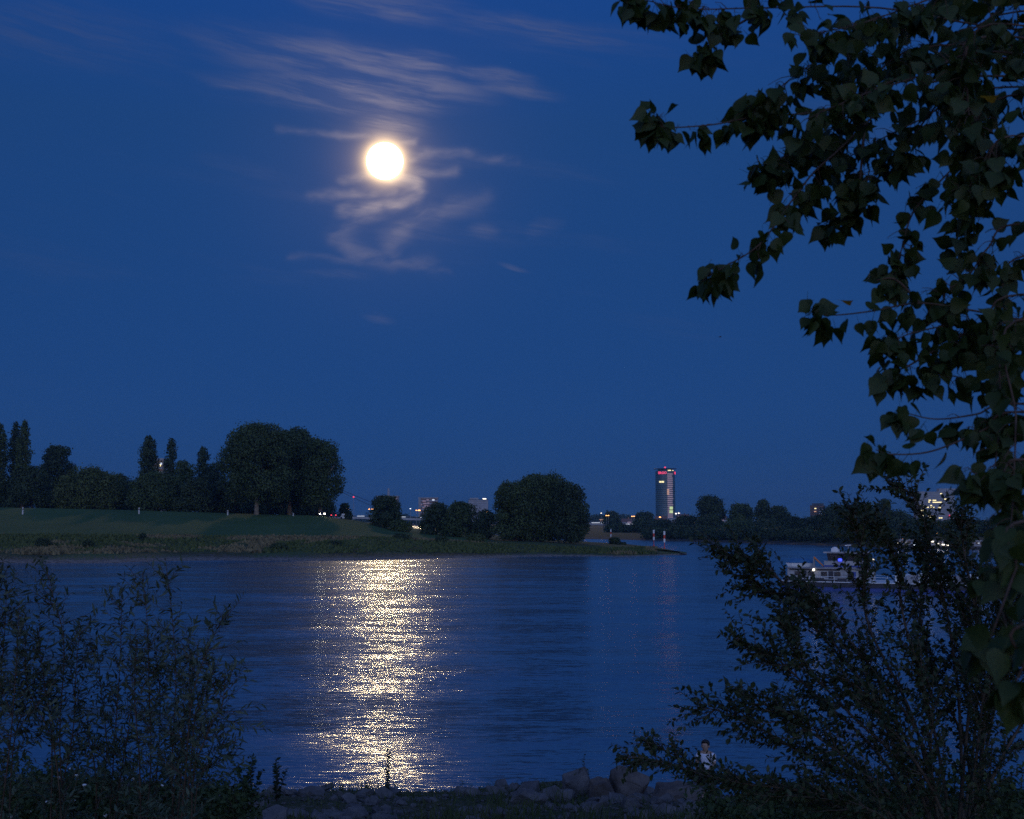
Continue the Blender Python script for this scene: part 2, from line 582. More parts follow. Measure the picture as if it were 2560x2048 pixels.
def left_controls():
    # column u, waterline v, edge of rough bank (v, metres in), crest (v, metres in), end of land (m)
    rows = [(-900, 1412, 1336, 40, 1260, 120, 4000), (0, 1407.5, 1341, 38, 1269, 112, 4000), (300, 1406.5, 1342, 37, 1275, 110, 4000), (345, 1403, 1342, 36, 1276.5, 108, 4000),
            (560, 1400, 1344, 36, 1283, 105, 4000), (800, 1402, 1345, 36, 1290, 108, 4000), (900, 1401, 1345, 36, 1303, 108, 3200), (960, 1399, 1346, 34, 1320, 100, 2400),
            (1060, 1397, 1350, 34, 1334, 90, 1100), (1250, 1392, 1362, 20, 1349, 60, 700), (1400, 1390, 1370, 14, 1357, 40, 530), (1480, 1390, 1375, 10, 1361, 34, 478),
            (1560, 1391, 1378, 8, 1365, 24, 440), (1640, 1388, 1380, 6, 1370, 16, 375), (1690, 1386.5, 1382, 3, 1378, 8, 335), (1716, 1385.5, 1384.6, 1, 1383.6, 2.5, 322)]
    return rows


LC = np.array(left_controls(), dtype=float)
RC = np.array([(840, 1311.5), (1000, 1314), (1150, 1319), (1280, 1326), (1400, 1341), (1470, 1347.5), (1600, 1350), (1750, 1354), (1900, 1358), (2050, 1363),
               (2300, 1371), (2560, 1378), (3300, 1392)], dtype=float)


def left_profile(u):
    g = [np.interp(u, LC[:, 0], LC[:, i]) for i in range(1, 7)]
    s = shore_y(g[0])
    ye, yc = s + g[2], s + g[4]
    ze, zc = z_at(g[1], ye), z_at(g[3], yc)
    end = max(g[5], yc + 4)
    zb = 0.4 if end < 1500 else zc - 1.0
    pts = [(s - 8, -1.6), (s - 2, -0.35), (s, 0.0), (s + 0.15 * g[2], 0.16 * ze + 0.15), (s + 0.6 * g[2], 0.66 * ze), (ye, ze), ((ye + yc) / 2, ze + (zc - ze) * 0.47), (yc - 6, ze + (zc - ze) * 0.93),
           (yc, zc), (yc + 0.25 * min(60, end - yc), zc - 0.02), (yc + 0.8 * (end - yc), zb + (zc - zb) * 0.35), (end - 1, zb * 0.6 if end < 1500 else zb), (end + 4, -1.5 if end < 1500 else zb)]
    return pts


def left_z(u, Y):
    p = left_profile(u)
    return float(np.interp(Y, [a for a, b in p], [b for a, b in p]))


def right_profile(u):
    v = np.interp(u, RC[:, 0], RC[:, 1])
    s = shore_y(v)
    k = min(3.0, s / 550)
    return [(s - 8 * k, -1.6), (s - 2, -0.3), (s, 0.0), (s + 6 * k, 0.55), (s + 14 * k, 0.9), (s + 24 * k, 1.3), (s + 45 * k, 1.8), (s + 150 * k, 2.6), (4000, 3.5)]


def right_z(u, Y):
    p = right_profile(u)
    return float(np.interp(Y, [a for a, b in p], [b for a, b in p]))


def bank_material(name, meadow, meadow2, rough1, rough2, grav):
    m = bpy.data.materials.new(name)
    m.use_nodes = True
    k = NT(m.node_tree)
    b = m.node_tree.nodes['Principled BSDF']
    b.inputs['Roughness'].default_value = 0.9
    b.inputs['Specular IOR Level'].default_value = 0.15
    co = k.n('TexCoord').outputs['Object']
    at = k.n('Attribute', attribute_name='zone')
    zr, zg, _ = k.n('SeparateColor').outputs
    k.put(zr.node.inputs[0], at.outputs['Color'])
    n1 = k.rng(k.noise(co, 0.06, 5.0, 0.6), 0.35, 0.65)
    n2 = k.rng(k.noise(co, 0.35, 5.0, 0.65), 0.35, 0.65)
    n3 = k.rng(k.noise(co, 1.2, 4.0, 0.6), 0.45, 0.6)
    cm = k.mixc(n1, (*meadow, 1), (*meadow2, 1))
    cr = k.mixc(n2, (*rough1, 1), (*rough2, 1))
    cr = k.mixc(k.m('MULTIPLY', n1, 0.7), cr, (*meadow2, 1))
    cg = k.mixc(n3, (*grav, 1), tuple(0.5 * c for c in grav) + (1,))
    f1 = k.rng(k.m('ADD', zr, k.m('MULTIPLY', k.m('SUBTRACT', n2, 0.5), 0.5)), 0.35, 0.65)
    f2 = k.rng(k.m('ADD', zg, k.m('MULTIPLY', k.m('SUBTRACT', n3, 0.5), 0.6)), 0.35, 0.65)
    k.put(b.inputs['Base Color'], k.mixc(f2, k.mixc(f1, cm, cr), cg))
    bn = k.n('Bump')
    bn.inputs['Strength'].default_value = 0.8
    bn.inputs['Distance'].default_value = 0.3
    k.put(bn.inputs['Height'], k.noise(co, 0.9, 6.0, 0.7))
    k.put(b.inputs['Normal'], bn.outputs[0])
    MATS[name] = m


bank_material('meadow_bank', (0.050, 0.096, 0.032), (0.066, 0.114, 0.038), (0.085, 0.075, 0.040), (0.050, 0.055, 0.026), (0.20, 0.18, 0.16))
bank_material('wooded_bank', (0.040, 0.050, 0.024), (0.055, 0.060, 0.030), (0.045, 0.048, 0.028), (0.035, 0.042, 0.022), (0.07, 0.065, 0.055))


def bank_mesh(name, us, prof, samples, zone, mname, label, bump):
    V, zn = [], []
    for u in us:
        p = prof(u)
        ys = samples(p)
        zs = np.interp(ys, [a for a, b in p], [b for a, b in p])
        d = ray(u, HOR)
        V.append(np.stack([d.x / d.y * ys, ys, zs], 1))
        zn.append([zone(p, y) for y in ys])
    V = np.array(V)
    zn = np.array(zn)
    h = fbm(V[..., 0], V[..., 1], 3, 4, 0.16)
    V[..., 2] += bump * h * zn[..., 2]
    nu, ny = V.shape[:2]
    idx = np.arange(nu * ny).reshape(nu, ny)
    F = np.stack([idx[:-1, :-1], idx[1:, :-1], idx[1:, 1:], idx[:-1, 1:]], -1).reshape(-1, 4)
    me = arr_mesh(name, V.reshape(-1, 3), F)
    ca = me.color_attributes.new('zone', 'FLOAT_COLOR', 'POINT')
    col = np.ones((nu * ny, 4), dtype=np.float32)
    col[:, :3] = zn.reshape(-1, 3)
    ca.data.foreach_set('color', col.ravel())
    o = link(name, me, mname, smooth=True)
    return tag(o, label, kind='structure')


def l_samples(p):
    ys = []
    kn = [a for a, b in p]
    for a, b, n in zip(kn[:-1], kn[1:], (2, 3, 4, 10, 10, 12, 10, 5, 4, 8, 4, 3)):
        ys += list(np.linspace(a, b, n, endpoint=False))
    return np.array(ys + [kn[-1]])


def l_zone(p, y):
    s, ye = p[2][0], p[5][0]
    w = ye - s
    t = (y - s) / max(w, 0.5)
    rough = 1.0 if t < 0.9 else max(0.0, 1 - (t - 0.9) / 0.15)
    grav = 1.0 if t < 0.05 else max(0.0, 1 - (t - 0.05) / 0.2)
    if w < 22:
        rough = max(rough, 0.75)
    bump = 0.0 if t < 0.02 else min(1.0, (t - 0.02) * 3) * (1.0 if t < 1 else max(0.15, 1 - (t - 1)))
    return (rough, grav, bump)


bank_mesh('far_meadow', np.concatenate([np.arange(-900, 1690, 9), np.linspace(1690, 1716, 8)]), left_profile, l_samples, l_zone, 'meadow_bank',
          'grassy dyke meadow and scrubby shore across the river', 0.32)


def r_samples(p):
    ys = []
    kn = [a for a, b in p]
    for a, b, n in zip(kn[:-1], kn[1:], (2, 2, 4, 4, 5, 6, 4, 4)):
        ys += list(np.linspace(a, b, n, endpoint=False))
    return np.array(ys + [kn[-1]])


def r_zone(p, y):
    s = p[2][0]
    w = p[4][0] - s
    t = (y - s) / w
    return (1.0 if t < 2 else 0.3, 1.0 if t < 0.55 else max(0, 1 - (t - 0.55) / 0.5), min(1, max(0, t)))


bank_mesh('far_riverbank', np.arange(840, 3300, 14), right_profile, r_samples, r_zone, 'wooded_bank', 'low wooded bank with a pale gravel shore beyond the spit', 0.25)


# ------------------------------------------------------------------ near bank
def near_shore(x):
    return 39.0 + 0.9 * np.sin(x * 0.35 + 1.0) + 0.5 * np.sin(x * 0.9) - 0.02 * x


def near_z(x, y):
    x = np.asarray(x, dtype=float)
    y = np.asarray(y, dtype=float)
    s = near_shore(x)
    t = y / s
    base = 6.4 * (1 - t)
    base = np.where(t > 1, -(y - s) * 0.25, base)
    hump = 0.55 * np.exp(-((x + 9.5) / 3.2) ** 2) * np.exp(-((y - 33) / 4.0) ** 2)
    rough = 0.10 * fbm(x, y, 5, 4, 0.9) * np.clip((s - y) / 3 + 0.4, 0, 1)
    return base + hump + rough


def build_near_bank():
    xs = np.concatenate([np.linspace(-90, -26, 12, endpoint=False), np.linspace(-26, 26, 180), np.linspace(27, 90, 12)])
    ys = np.concatenate([np.linspace(-30, 14, 30, endpoint=False), np.linspace(14, 46, 130), np.array([60.0, 90.0])])
    X, Y = np.meshgrid(xs, ys)
    Z = near_z(X, Y)
    Z = np.where(Y < 0, 6.4 + 0.02 * Y, Z)
    Z = np.maximum(Z, -4)
    V = np.stack([X, Y, Z], -1).reshape(-1, 3)
    nx, ny = len(xs), len(ys)
    idx = np.arange(nx * ny).reshape(ny, nx)
    F = np.stack([idx[:-1, :-1], idx[:-1, 1:], idx[1:, 1:], idx[1:, :-1]], -1).reshape(-1, 4)
    m = bpy.data.materials.new('near_soil')
    m.use_nodes = True
    k = NT(m.node_tree)
    b = m.node_tree.nodes['Principled BSDF']
    b.inputs['Roughness'].default_value = 0.95
    b.inputs['Specular IOR Level'].default_value = 0.15
    co = k.n('TexCoord').outputs['Object']
    a = k.mixc(k.rng(k.noise(co, 0.7, 5, 0.6), 0.35, 0.65), (0.040, 0.055, 0.020, 1), (0.075, 0.070, 0.042, 1))
    a = k.mixc(k.rng(k.noise(co, 5.0, 5, 0.7), 0.5, 0.66), a, (0.13, 0.12, 0.105, 1))
    k.put(b.inputs['Base Color'], a)
    bn = k.n('Bump')
    bn.inputs['Strength'].default_value = 0.9
    bn.inputs['Distance'].default_value = 0.08
    k.put(bn.inputs['Height'], k.noise(co, 7.0, 6.0, 0.7))
    k.put(b.inputs['Normal'], bn.outputs[0])
    MATS['near_soil'] = m
    o = link('near_riverbank', arr_mesh('near_riverbank', V, F), 'near_soil', smooth=True)
    return tag(o, 'stony grassy slope running down to the near waterline', kind='structure')


NEAR = build_near_bank()


def hull_mesh(name, n, seed, sx=1, sy=1, sz=0.7, rough=0.0, sub=0):
    r = random.Random(seed)
    bm = bmesh.new()
    for _ in range(n):
        v = Vector((r.gauss(0, 1), r.gauss(0, 1), r.gauss(0, 1))).normalized() * r.uniform(0.82, 1.0)
        bm.verts.new((v.x * sx * 0.5, v.y * sy * 0.5, v.z * sz * 0.5))
    res = bmesh.ops.convex_hull(bm, input=bm.verts[:])
    bmesh.ops.delete(bm, geom=[g for g in res['geom_interior'] if isinstance(g, bmesh.types.BMVert)], context='VERTS')
    if sub:
        bmesh.ops.bevel(bm, geom=bm.edges[:], offset=0.05, segments=1, affect='EDGES', clamp_overlap=True)
        bmesh.ops.triangulate(bm, faces=bm.faces[:])
        bmesh.ops.subdivide_edges(bm, edges=bm.edges[:], cuts=sub, use_grid_fill=True)
        for v in bm.verts:
            d = fbm(np.array(v.co.x * 7 + v.co.z * 3), np.array(v.co.y * 7 - v.co.z * 4), seed, 3, 1.0)
            v.co += v.co.normalized() * float(d) * rough
    me = bpy.data.meshes.new(name)
    bm.to_mesh(me)
    bm.free()
    return me


# ------------------------------------------------------------------ far trees
def crown_arrays(R, H, z0, prof, leaf, rng, lobes=46, cover=1.7, lob=(0.24, 0.42), squash=0.85):
    """leaf quads on the shells of many overlapping clumps; prof(t) is the outline radius factor at height fraction t"""
    L = []
    for i in range(lobes):
        t = 0.02 + 0.96 * ((i + rng.uniform(0, 1)) / lobes)
        pr = prof(t) * R
        lr = min(R * rng.uniform(*lob), max(pr, 0.12 * R))
        a = rng.uniform(0, 2 * math.pi)
        q = max(0.0, pr - lr * rng.uniform(0.55, 1.0)) * rng.uniform(0.6, 1.0)
        L.append((q * math.cos(a), q * math.sin(a), z0 + min(max(t * H, lr * squash * 0.8), H - lr * squash), lr))
    L = np.array(L)
    P3, N3 = [], []
    for i, (x, y, z, r) in enumerate(L):
        n = int(cover * 4 * math.pi * r * r / (leaf * leaf) * 0.75)
        d = rng.normal(size=(n, 3))
        d /= np.linalg.norm(d, axis=1)[:, None]
        rr = r * (1 + rng.normal(0, 0.13, n)) * (1 + 0.26 * fbm(d[:, 0] * 4 + i, d[:, 1] * 4 + d[:, 2] * 3, 31, 2, 1.0))
        p = np.stack([x + d[:, 0] * rr, y + d[:, 1] * rr, z + d[:, 2] * rr * squash], 1)
        keep = np.ones(n, bool)
        for j, (x2, y2, z2, r2) in enumerate(L):
            if j != i:
                dd = (p[:, 0] - x2) ** 2 + (p[:, 1] - y2) ** 2 + ((p[:, 2] - z2) / squash) ** 2
                keep &= dd > (0.72 * r2) ** 2
        keep &= p[:, 2] > z0 * 0.6
        P3.append(p[keep])
        N3.append(d[keep])
        ni = int(n * 0.45)
        di = rng.normal(size=(ni, 3))
        di /= np.linalg.norm(di, axis=1)[:, None]
        ri = (r * 0.85 * rng.uniform(0.3, 1, ni))[:, None]
        pi_ = np.array([x, y, z]) + di * ri * np.array([1, 1, squash])
        P3.append(pi_)
        N3.append(di)
    p = np.concatenate(P3)
    nrm = np.concatenate(N3)
    return quads(p, nrm, leaf, rng)


def quads(p, nrm, leaf, rng, jitter=0.75, asp=(0.5, 1.0)):
    n = len(p)
    nn = nrm + rng.normal(0, jitter, (n, 3))
    nn /= np.linalg.norm(nn, axis=1)[:, None] + 1e-9
    a = np.cross(nn, rng.normal(size=(n, 3)))
    a /= np.linalg.norm(a, axis=1)[:, None] + 1e-9
    b = np.cross(nn, a)
    s = leaf * rng.uniform(0.6, 1.25, n)[:, None]
    w = s * rng.uniform(*asp, n)[:, None]
    V = np.stack([p - a * s * 0.55, p - b * w * 0.5 + nn * s * 0.1, p + a * s * 0.55, p + b * w * 0.5 + nn * s * 0.1], 1).reshape(-1, 3)
    F = np.arange(4 * n).reshape(n, 4)
    return V, F


def p_round(t):
    return max(0.0, 1 - abs((t - 0.42) / 0.60) ** 2.6) ** 0.5


def p_broad(t):
    return max(0.0, 1 - abs((t - 0.48) / 0.56) ** 3.6) ** 0.5


def p_poplar(t):
    return min(1.0, 0.75 + t * 1.2) * (1 - max(0, t - 0.3) / 0.7) ** 0.55 * 0.92 + 0.08


def p_cone(t):
    return min(1.0, 0.6 + t * 1.4) * max(0.0, 1 - (max(0, t - 0.35) / 0.68) ** 1.6) ** 0.6


def p_bush(t):
    return max(0.0, 1 - (max(0, t - 0.12) / 0.9) ** 2.2) ** 0.5


PROF = {'round': p_round, 'broad': p_broad, 'poplar': p_poplar, 'cone': p_cone, 'bush': p_bush}


def far_tree(name, label, group, u, w, vtop, Y, kind, side='L', leafm='far_leaf', crown0=0.12, lobes=None, bark='bark', leaf=None, cat='tree', seed=None, zb=None):
    rng = np.random.default_rng(int(u * 7 + vtop * 3 + Y) if seed is None else seed)
    zg = (left_z(u, Y) if side == 'L' else right_z(u, Y)) if zb is None else zb
    d = ray(u, HOR)
    x = d.x / d.y * Y
    H = P(u, vtop, Y).z - zg
    R = w / ppm(Y) / 2
    lf = leaf or max(0.30, Y * 0.00150)
    t = thing(name, label, cat, (x, Y, zg - 0.1), 0, group)
    z0 = crown0 * H
    lb = lobes or {'round': 50, 'broad': 70, 'poplar': 46, 'cone': 40, 'bush': 44}[kind]
    lob = (0.40, 0.70) if kind in ('poplar', 'cone') else (0.19, 0.46)
    V, F = crown_arrays(R, H - z0, z0, PROF[kind], lf, rng, lb, lob=lob)
    link('crown', arr_mesh('crown', V, F), leafm, t)
    mb = MB()
    tr = max(0.08, 0.022 * H)
    lean = rng.uniform(-0.03, 0.03, 2) * H
    top = H * (0.85 if kind in ('poplar', 'cone') else 0.55)
    mb.tube([(0, 0, -0.3), (0, 0, 0.12 * H), (lean[0] * 0.4, lean[1] * 0.4, 0.35 * H), (lean[0], lean[1], top)], [tr * 1.35, tr, tr * 0.8, tr * 0.25], 8)
    if kind in ('round', 'broad', 'bush'):
        for _ in range(6):
            a = rng.uniform(0, 6.28)
            h0 = rng.uniform(0.18, 0.4) * H
            e = R * rng.uniform(0.4, 0.75)
            mb.tube([(0, 0, h0), (math.cos(a) * e * 0.5, math.sin(a) * e * 0.5, h0 + 0.17 * H), (math.cos(a) * e, math.sin(a) * e, h0 + 0.30 * H)], [tr * 0.55, tr * 0.35, tr * 0.12], 6)
    mb.build('trunk', bark, t, smooth=True)
    return t


def build_trees():
    gd = 'trees along the dyke'
    T = far_tree
    T('poplar_tree', 'tall narrow poplar standing outermost beside two slightly taller spires', gd, -14, 66, 1053, 400, 'poplar', crown0=0.05)
    T('poplar_tree', 'slender tall poplar between two others at the end of the dyke wood', gd, 31, 40, 1049, 404, 'poplar', crown0=0.05, leafm='far_leaf_dark')
    T('poplar_tree', 'tallest pointed poplar spire standing next to the round-headed tree', gd, 54, 44, 1047, 396, 'poplar', crown0=0.05)
    T('round_tree', 'round-headed tree standing clear above the low thicket by the poplars', gd, 141, 92, 1115, 430, 'round', crown0=0.3, leafm='far_leaf_dark')
    T('thicket_tree', 'dark bushy tree filling the gap under the three poplars', gd, 78, 120, 1168, 398, 'bush', crown0=0.02, leafm='far_leaf_dark')
    T('thicket_tree', 'broad low olive-green bushy tree on the dyke edge', gd, 218, 172, 1175, 388, 'bush', crown0=0.02, leafm='far_leaf_olive')
    T('thicket_tree', 'low dark tree behind the olive-green bush on the dyke', gd, 285, 120, 1188, 455, 'bush', crown0=0.03, leafm='far_leaf_dark')
    T('thicket_tree', 'dark shrub between the olive-green bush and the conical trees', gd, 318, 100, 1205, 420, 'bush', crown0=0.03, leafm='far_leaf_dark')
    T('conical_tree', 'widest of the three dark conical trees rising behind the meadow', gd, 367, 54, 1089, 422, 'cone', crown0=0.06, leafm='far_leaf_dark')
    T('conical_tree', 'middle dark conical tree next to a pale building fragment', gd, 424, 40, 1094, 424, 'cone', crown0=0.06, leafm='far_leaf_dark')
    T('conical_tree', 'smallest dark conical tree near the great rounded trees', gd, 504, 44, 1116, 416, 'cone', crown0=0.06, leafm='far_leaf_dark')
    T('thicket_tree', 'rounded bush in front of the two taller conical trees', gd, 392, 150, 1184, 386, 'bush', crown0=0.02)
    T('thicket_tree', 'bushy tree with ragged top between the conical trees', gd, 458, 74, 1152, 404, 'bush', crown0=0.02)
    T('thicket_tree', 'low spreading bush under the smallest conical tree', gd, 487, 110, 1198, 384, 'bush', crown0=0.02, leafm='far_leaf_dark')
    T('thicket_tree', 'dome-topped dark tree tucked behind the great rounded trees', gd, 541, 70, 1158, 432, 'round', crown0=0.1, leafm='far_leaf_dark')
    T('thicket_tree', 'low bush at the foot of the first great rounded tree', gd, 556, 100, 1204, 392, 'bush', crown0=0.02, leafm='far_leaf_dark')
    T('great_tree', 'huge rounded tree with a pale forked trunk on the dyke', gd, 641, 178, 1063, 370, 'round', crown0=0.17, lobes=80, bark='bark_pale')
    T('great_tree', 'huge broad tree in the middle of the great rounded group', gd, 724, 156, 1074, 388, 'round', crown0=0.14, lobes=74, bark='bark_pale')
    T('great_tree', 'lowest of the great rounded trees, standing above the car', gd, 800, 116, 1098, 378, 'broad', crown0=0.12, lobes=60, bark='bark_pale')
    T('shrub', 'small dark shrub beside the road sign on the dyke', gd, 862, 40, 1258, 405, 'bush', crown0=0.0, leafm='far_leaf_dark', cat='shrub')
    for (u, vt, w, lab) in ((600, 1240, 130, 'undergrowth in the shade behind the tree with forked trunk'), (690, 1238, 130, 'undergrowth in the shade between the two hugest trees'),
                            (775, 1240, 130, 'undergrowth in the shade behind the parked cars'), (20, 1215, 110, 'undergrowth at the foot of the three poplars'), (150, 1225, 110, 'undergrowth below the round-headed tree')):
        T('undergrowth', 'dark ' + lab, gd, u, w, vt, 425, 'bush', crown0=0.0, leafm='far_leaf_dark', cat='shrub')
    gs = 'trees on the spit'
    T('willow_tree', 'lone willow with an uneven top in front of the banded tower block', gs, 966, 82, 1239, 372, 'round', crown0=0.05, leafm='far_leaf_dark')
    T('shrub', 'low bush under the lone willow beside the meadow', gs, 1000, 60, 1300, 360, 'bush', crown0=0.0, cat='shrub')
    T('willow_tree', 'flat-topped dark willow with the lit apartment block behind it', gs, 1092, 92, 1258, 362, 'bush', crown0=0.02, leafm='far_leaf_dark')
    T('willow_tree', 'rounded willow with the pale block just over its shoulder', gs, 1152, 100, 1256, 356, 'bush', crown0=0.02)
    T('willow_tree', 'small dark willow beside the great thicket on the spit', gs, 1212, 70, 1276, 350, 'bush', crown0=0.02, leafm='far_leaf_dark')
    T('willow_tree', 'great spreading willow at the inland end of the spit thicket', gs, 1290, 120, 1206, 346, 'broad', crown0=0.03, lobes=64, leafm='far_leaf')
    T('willow_tree', 'great bushy willow crowning the middle of the spit thicket', gs, 1352, 146, 1187, 350, 'broad', crown0=0.03, lobes=76, leafm='far_leaf')
    T('willow_tree', 'great drooping willow at the river end of the spit thicket', gs, 1426, 104, 1206, 342, 'broad', crown0=0.03, lobes=64, leafm='far_leaf_dark')
    T('shrub', 'small bush near the tip of the spit by the striped poles', gs, 1537, 34, 1343, 352, 'bush', crown0=0.0, leafm='far_leaf_dark', cat='shrub', leaf=0.35)
    T('shrub', 'tiny bush beside the small bush on the spit', gs, 1557, 20, 1355, 350, 'bush', crown0=0.0, leafm='far_leaf_dark', cat='shrub', leaf=0.3, lobes=12)
    gb = 'bushes on the scrubby shore'
    for (u, vt, w, dv, lab) in ((358, 1332, 26, 30, 'dark round bush where meadow meets scrub below the conical trees'), (1005, 1335, 52, 34, 'rounded bush on scrubby shore below the lone willow'),
                                (1103, 1340, 40, 30, 'low bush on the shore below the flat-topped willow'), (1190, 1336, 60, 34, 'yellowish mound of scrub below the small dark willow'),
                                (840, 1352, 40, 22, 'low dark bush on scrubby shore below the parked cars'), (110, 1345, 46, 20, 'flat dark bush on scrubby shore below the poplars'),
                                (222, 1350, 34, 20, 'low dark bush on scrubby shore below the olive-green bush'), (700, 1358, 50, 16, 'flattened bush on scrubby shore below the great rounded trees')):
        s = shore_y(float(np.interp(u, LC[:, 0], LC[:, 1])))
        T('shore_bush', lab, gb, u, w, vt, s + dv, 'bush', crown0=0.0, leafm='far_leaf_olive' if u > 1150 else 'far_leaf_dark', cat='bush', leaf=0.3, lobes=22)
    gr = 'trees along the far bank'

    def R(name, lab, u, w, vt, Y, kind, lm='far_leaf_dark', c0=0.04, lobes=None):
        far_tree(name, lab, gr, u, w, vt, Y, kind, 'R', lm, c0, lobes)
    R('bank_tree', 'large round tree standing highest beside the glass tower on the far bank', 1777, 78, 1240, 610, 'round', 'far_leaf_dark', 0.12)
    R('bank_tree', 'loose open-crowned tree between two darker far-bank trees', 1856, 66, 1260, 600, 'round', 'far_leaf', 0.12)
    R('bank_tree', 'dark tree with a pointed top beside the open-crowned one', 1908, 44, 1249, 590, 'cone', 'far_leaf_dark', 0.05)
    R('bank_tree', 'round dark tree leaning against the pointed far-bank tree', 1946, 60, 1265, 585, 'round', 'far_leaf_dark', 0.05)
    R('bank_tree', 'low tree in front of the glass tower foot', 1660, 74, 1301, 640, 'bush')
    R('bank_tree', 'low dark tree between the glass tower and the large round tree', 1715, 84, 1291, 625, 'bush')
    R('bank_tree', 'bushy tree below the large round tree on the far bank', 1778, 90, 1288, 590, 'bush')
    R('bank_tree', 'bushy tree below the open-crowned tree on the far bank', 1848, 92, 1299, 575, 'bush', 'far_leaf')
    R('bank_tree', 'bushy tree under the pointed far-bank tree', 1915, 90, 1300, 560, 'bush')
    R('bank_tree', 'low tree between the pointed tree and the dark office block', 1985, 84, 1293, 570, 'bush')
    R('bank_tree', 'low tree at the foot of the dark office block', 2044, 90, 1292, 560, 'bush')
    R('bank_tree', 'tall mass of foliage next to the dark office block', 2104, 120, 1264, 540, 'broad', 'far_leaf_dark', 0.02, 54)
    R('bank_tree', 'rounded tree joining the tall mass on the far bank', 2160, 100, 1262, 545, 'round')
    R('bank_tree', 'square-topped tree standing above the wooded ridge', 2213, 40, 1247, 560, 'cone')
    R('bank_tree', 'tree sloping down from the square-topped one', 2240, 110, 1280, 530, 'bush')
    R('bank_tree', 'low tree before the foot of the lit office slab', 2300, 110, 1300, 500, 'bush')
    R('bank_tree', 'low tree behind the moored boats on the far bank', 2370, 120, 1304, 480, 'bush')
    R('bank_tree', 'bushy tree behind the second moored boat', 2455, 130, 1304, 470, 'bush')
    R('bank_tree', 'last bushy tree of the far bank behind the poplar leaves', 2550, 140, 1300, 460, 'bush')
    R('bank_tree', 'small low tree by the end of the bridge', 1598, 60, 1300, 690, 'bush')
    R('bank_tree', 'small dome-shaped tree above the bridge end lights', 1531, 52, 1279, 900, 'bush')
    R('bank_tree', 'second dome-shaped tree above the bridge end lights', 1612, 62, 1281, 880, 'bush')
    R('bank_tree', 'low bushy tree behind the small bush on the spit', 1545, 70, 1312, 700, 'bush')
    # shore hedge: a run of willow scrub at the gravel edge
    hed = [(1640, 1321, 600), (1700, 1316, 590), (1765, 1318, 575), (1830, 1320, 560), (1890, 1318, 545), (1950, 1320, 530), (2010, 1320, 515), (2075, 1318, 500), (2140, 1318, 488), (2205, 1322, 470), (2290, 1330, 440), (2400, 1330, 425)]
    where = ['in front of the glass tower foot', 'between the glass tower and the large round tree', 'below the large round tree', 'between the large round and the open-crowned tree', 'below the pointed tree', 'below the round dark tree', 'between the pointed tree and the dark office block', 'below the dark office block', 'below the tall mass of foliage', 'below the square-topped tree', 'before the foot of the lit office slab', 'behind the brightly lit moored boat']
    for (u, vt, Y), wh in zip(hed, where):
        Y = shore_y(float(np.interp(u, RC[:, 0], RC[:, 1]))) + 17
        far_tree('shore_willow', 'low willow scrub at the gravel edge ' + wh, 'willow scrub along the gravel edge', u, 84, vt, Y, 'bush', 'R', 'far_leaf_dark', 0.0, 26, cat='shrub')
    # woods far beyond the bridge: one mass
    rng = np.random.default_rng(77)
    Vs, Fs, b = [], [], 0
    for i in range(34):
        u = 830 + i * 24 + rng.uniform(-8, 8)
        Y = rng.uniform(1700, 2100)
        d = ray(u, HOR)
        vt = 1290 + rng.uniform(-6, 6)
        H = P(u, vt, Y).z - 4
        V, F = crown_arrays(rng.uniform(11, 17), H, 0.0, p_bush, 3.0, rng, 14)
        V = V + np.array([d.x / d.y * Y, Y, 4.0])
        Vs.append(V)
        Fs.append(F + b)
        b += len(V)
    o = link('distant_woods', arr_mesh('distant_woods', np.concatenate(Vs), np.concatenate(Fs)), 'far_leaf_dark')
    tag(o, 'dark distant tree line behind the bridge', 'woods', kind='stuff')
    # rough tussocks on the scrubby shore
    n = 15000
    us = rng.uniform(-80, 1640, n)
    pts, nr = [], []
    for u in us:
        p = left_profile(u)
        s, ye = p[2][0], p[5][0]
        w = max(ye - s, 14)
        Y = s + w * rng.uniform(0.28, 1.08) if rng.random() < 0.8 else s + w * rng.normal(1.0, 0.05)
        d = ray(u, HOR)
        z = float(np.interp(Y, [a for a, b_ in p], [b_ for a, b_ in p]))
        pts.append((d.x / d.y * Y, Y, z + 0.18))
    p = np.array(pts)
    ax = rng.uniform(0, 6.28, n)
    hgt = rng.uniform(0.10, 0.55, n)
    wd = rng.uniform(0.25, 0.8, n)
    dx, dy = np.cos(ax) * wd, np.sin(ax) * wd
    V = np.stack([p + np.stack([-dx, -dy, -0.4 * np.ones(n)], 1), p + np.stack([dx, dy, -0.4 * np.ones(n)], 1), p + np.stack([dx * 0.3 + rng.normal(0, 0.2, n), dy * 0.3, hgt], 1)], 1).reshape(-1, 3)
    me = arr_mesh('shore_tussocks', V, np.arange(3 * n).reshape(n, 3))
    me.materials.append(MATS['far_leaf_olive'])
    me.materials.append(MATS['dry_grass'])
    me.polygons.foreach_set('material_index', (fbm(p[:, 0], p[:, 1], 9, 3, 0.12) > 0.25).astype(np.int32))
    tag(link('shore_tussocks', me), 'rough dry tussocks covering the opposite shore', 'grass', kind='stuff')


build_trees()


def build_moon():
    d = ray(962, 403).normalized()
    D = 12000.0
    bm = bmesh.new()
    bmesh.ops.create_uvsphere(bm, u_segments=48, v_segments=24, radius=D * math.tan(rad(0.80)))
    me = bpy.data.meshes.new('moon')
    bm.to_mesh(me)
    bm.free()
    o = link('moon', me, 'moon_surface', smooth=True)
    o.location = Vector((0, 0, EYE)) + d * D
    tag(o, 'bright full moon glowing among thin clouds', 'moon')


build_moon()


def cyl_pt(r, a):
    return (r * math.sin(a), -r * math.cos(a))


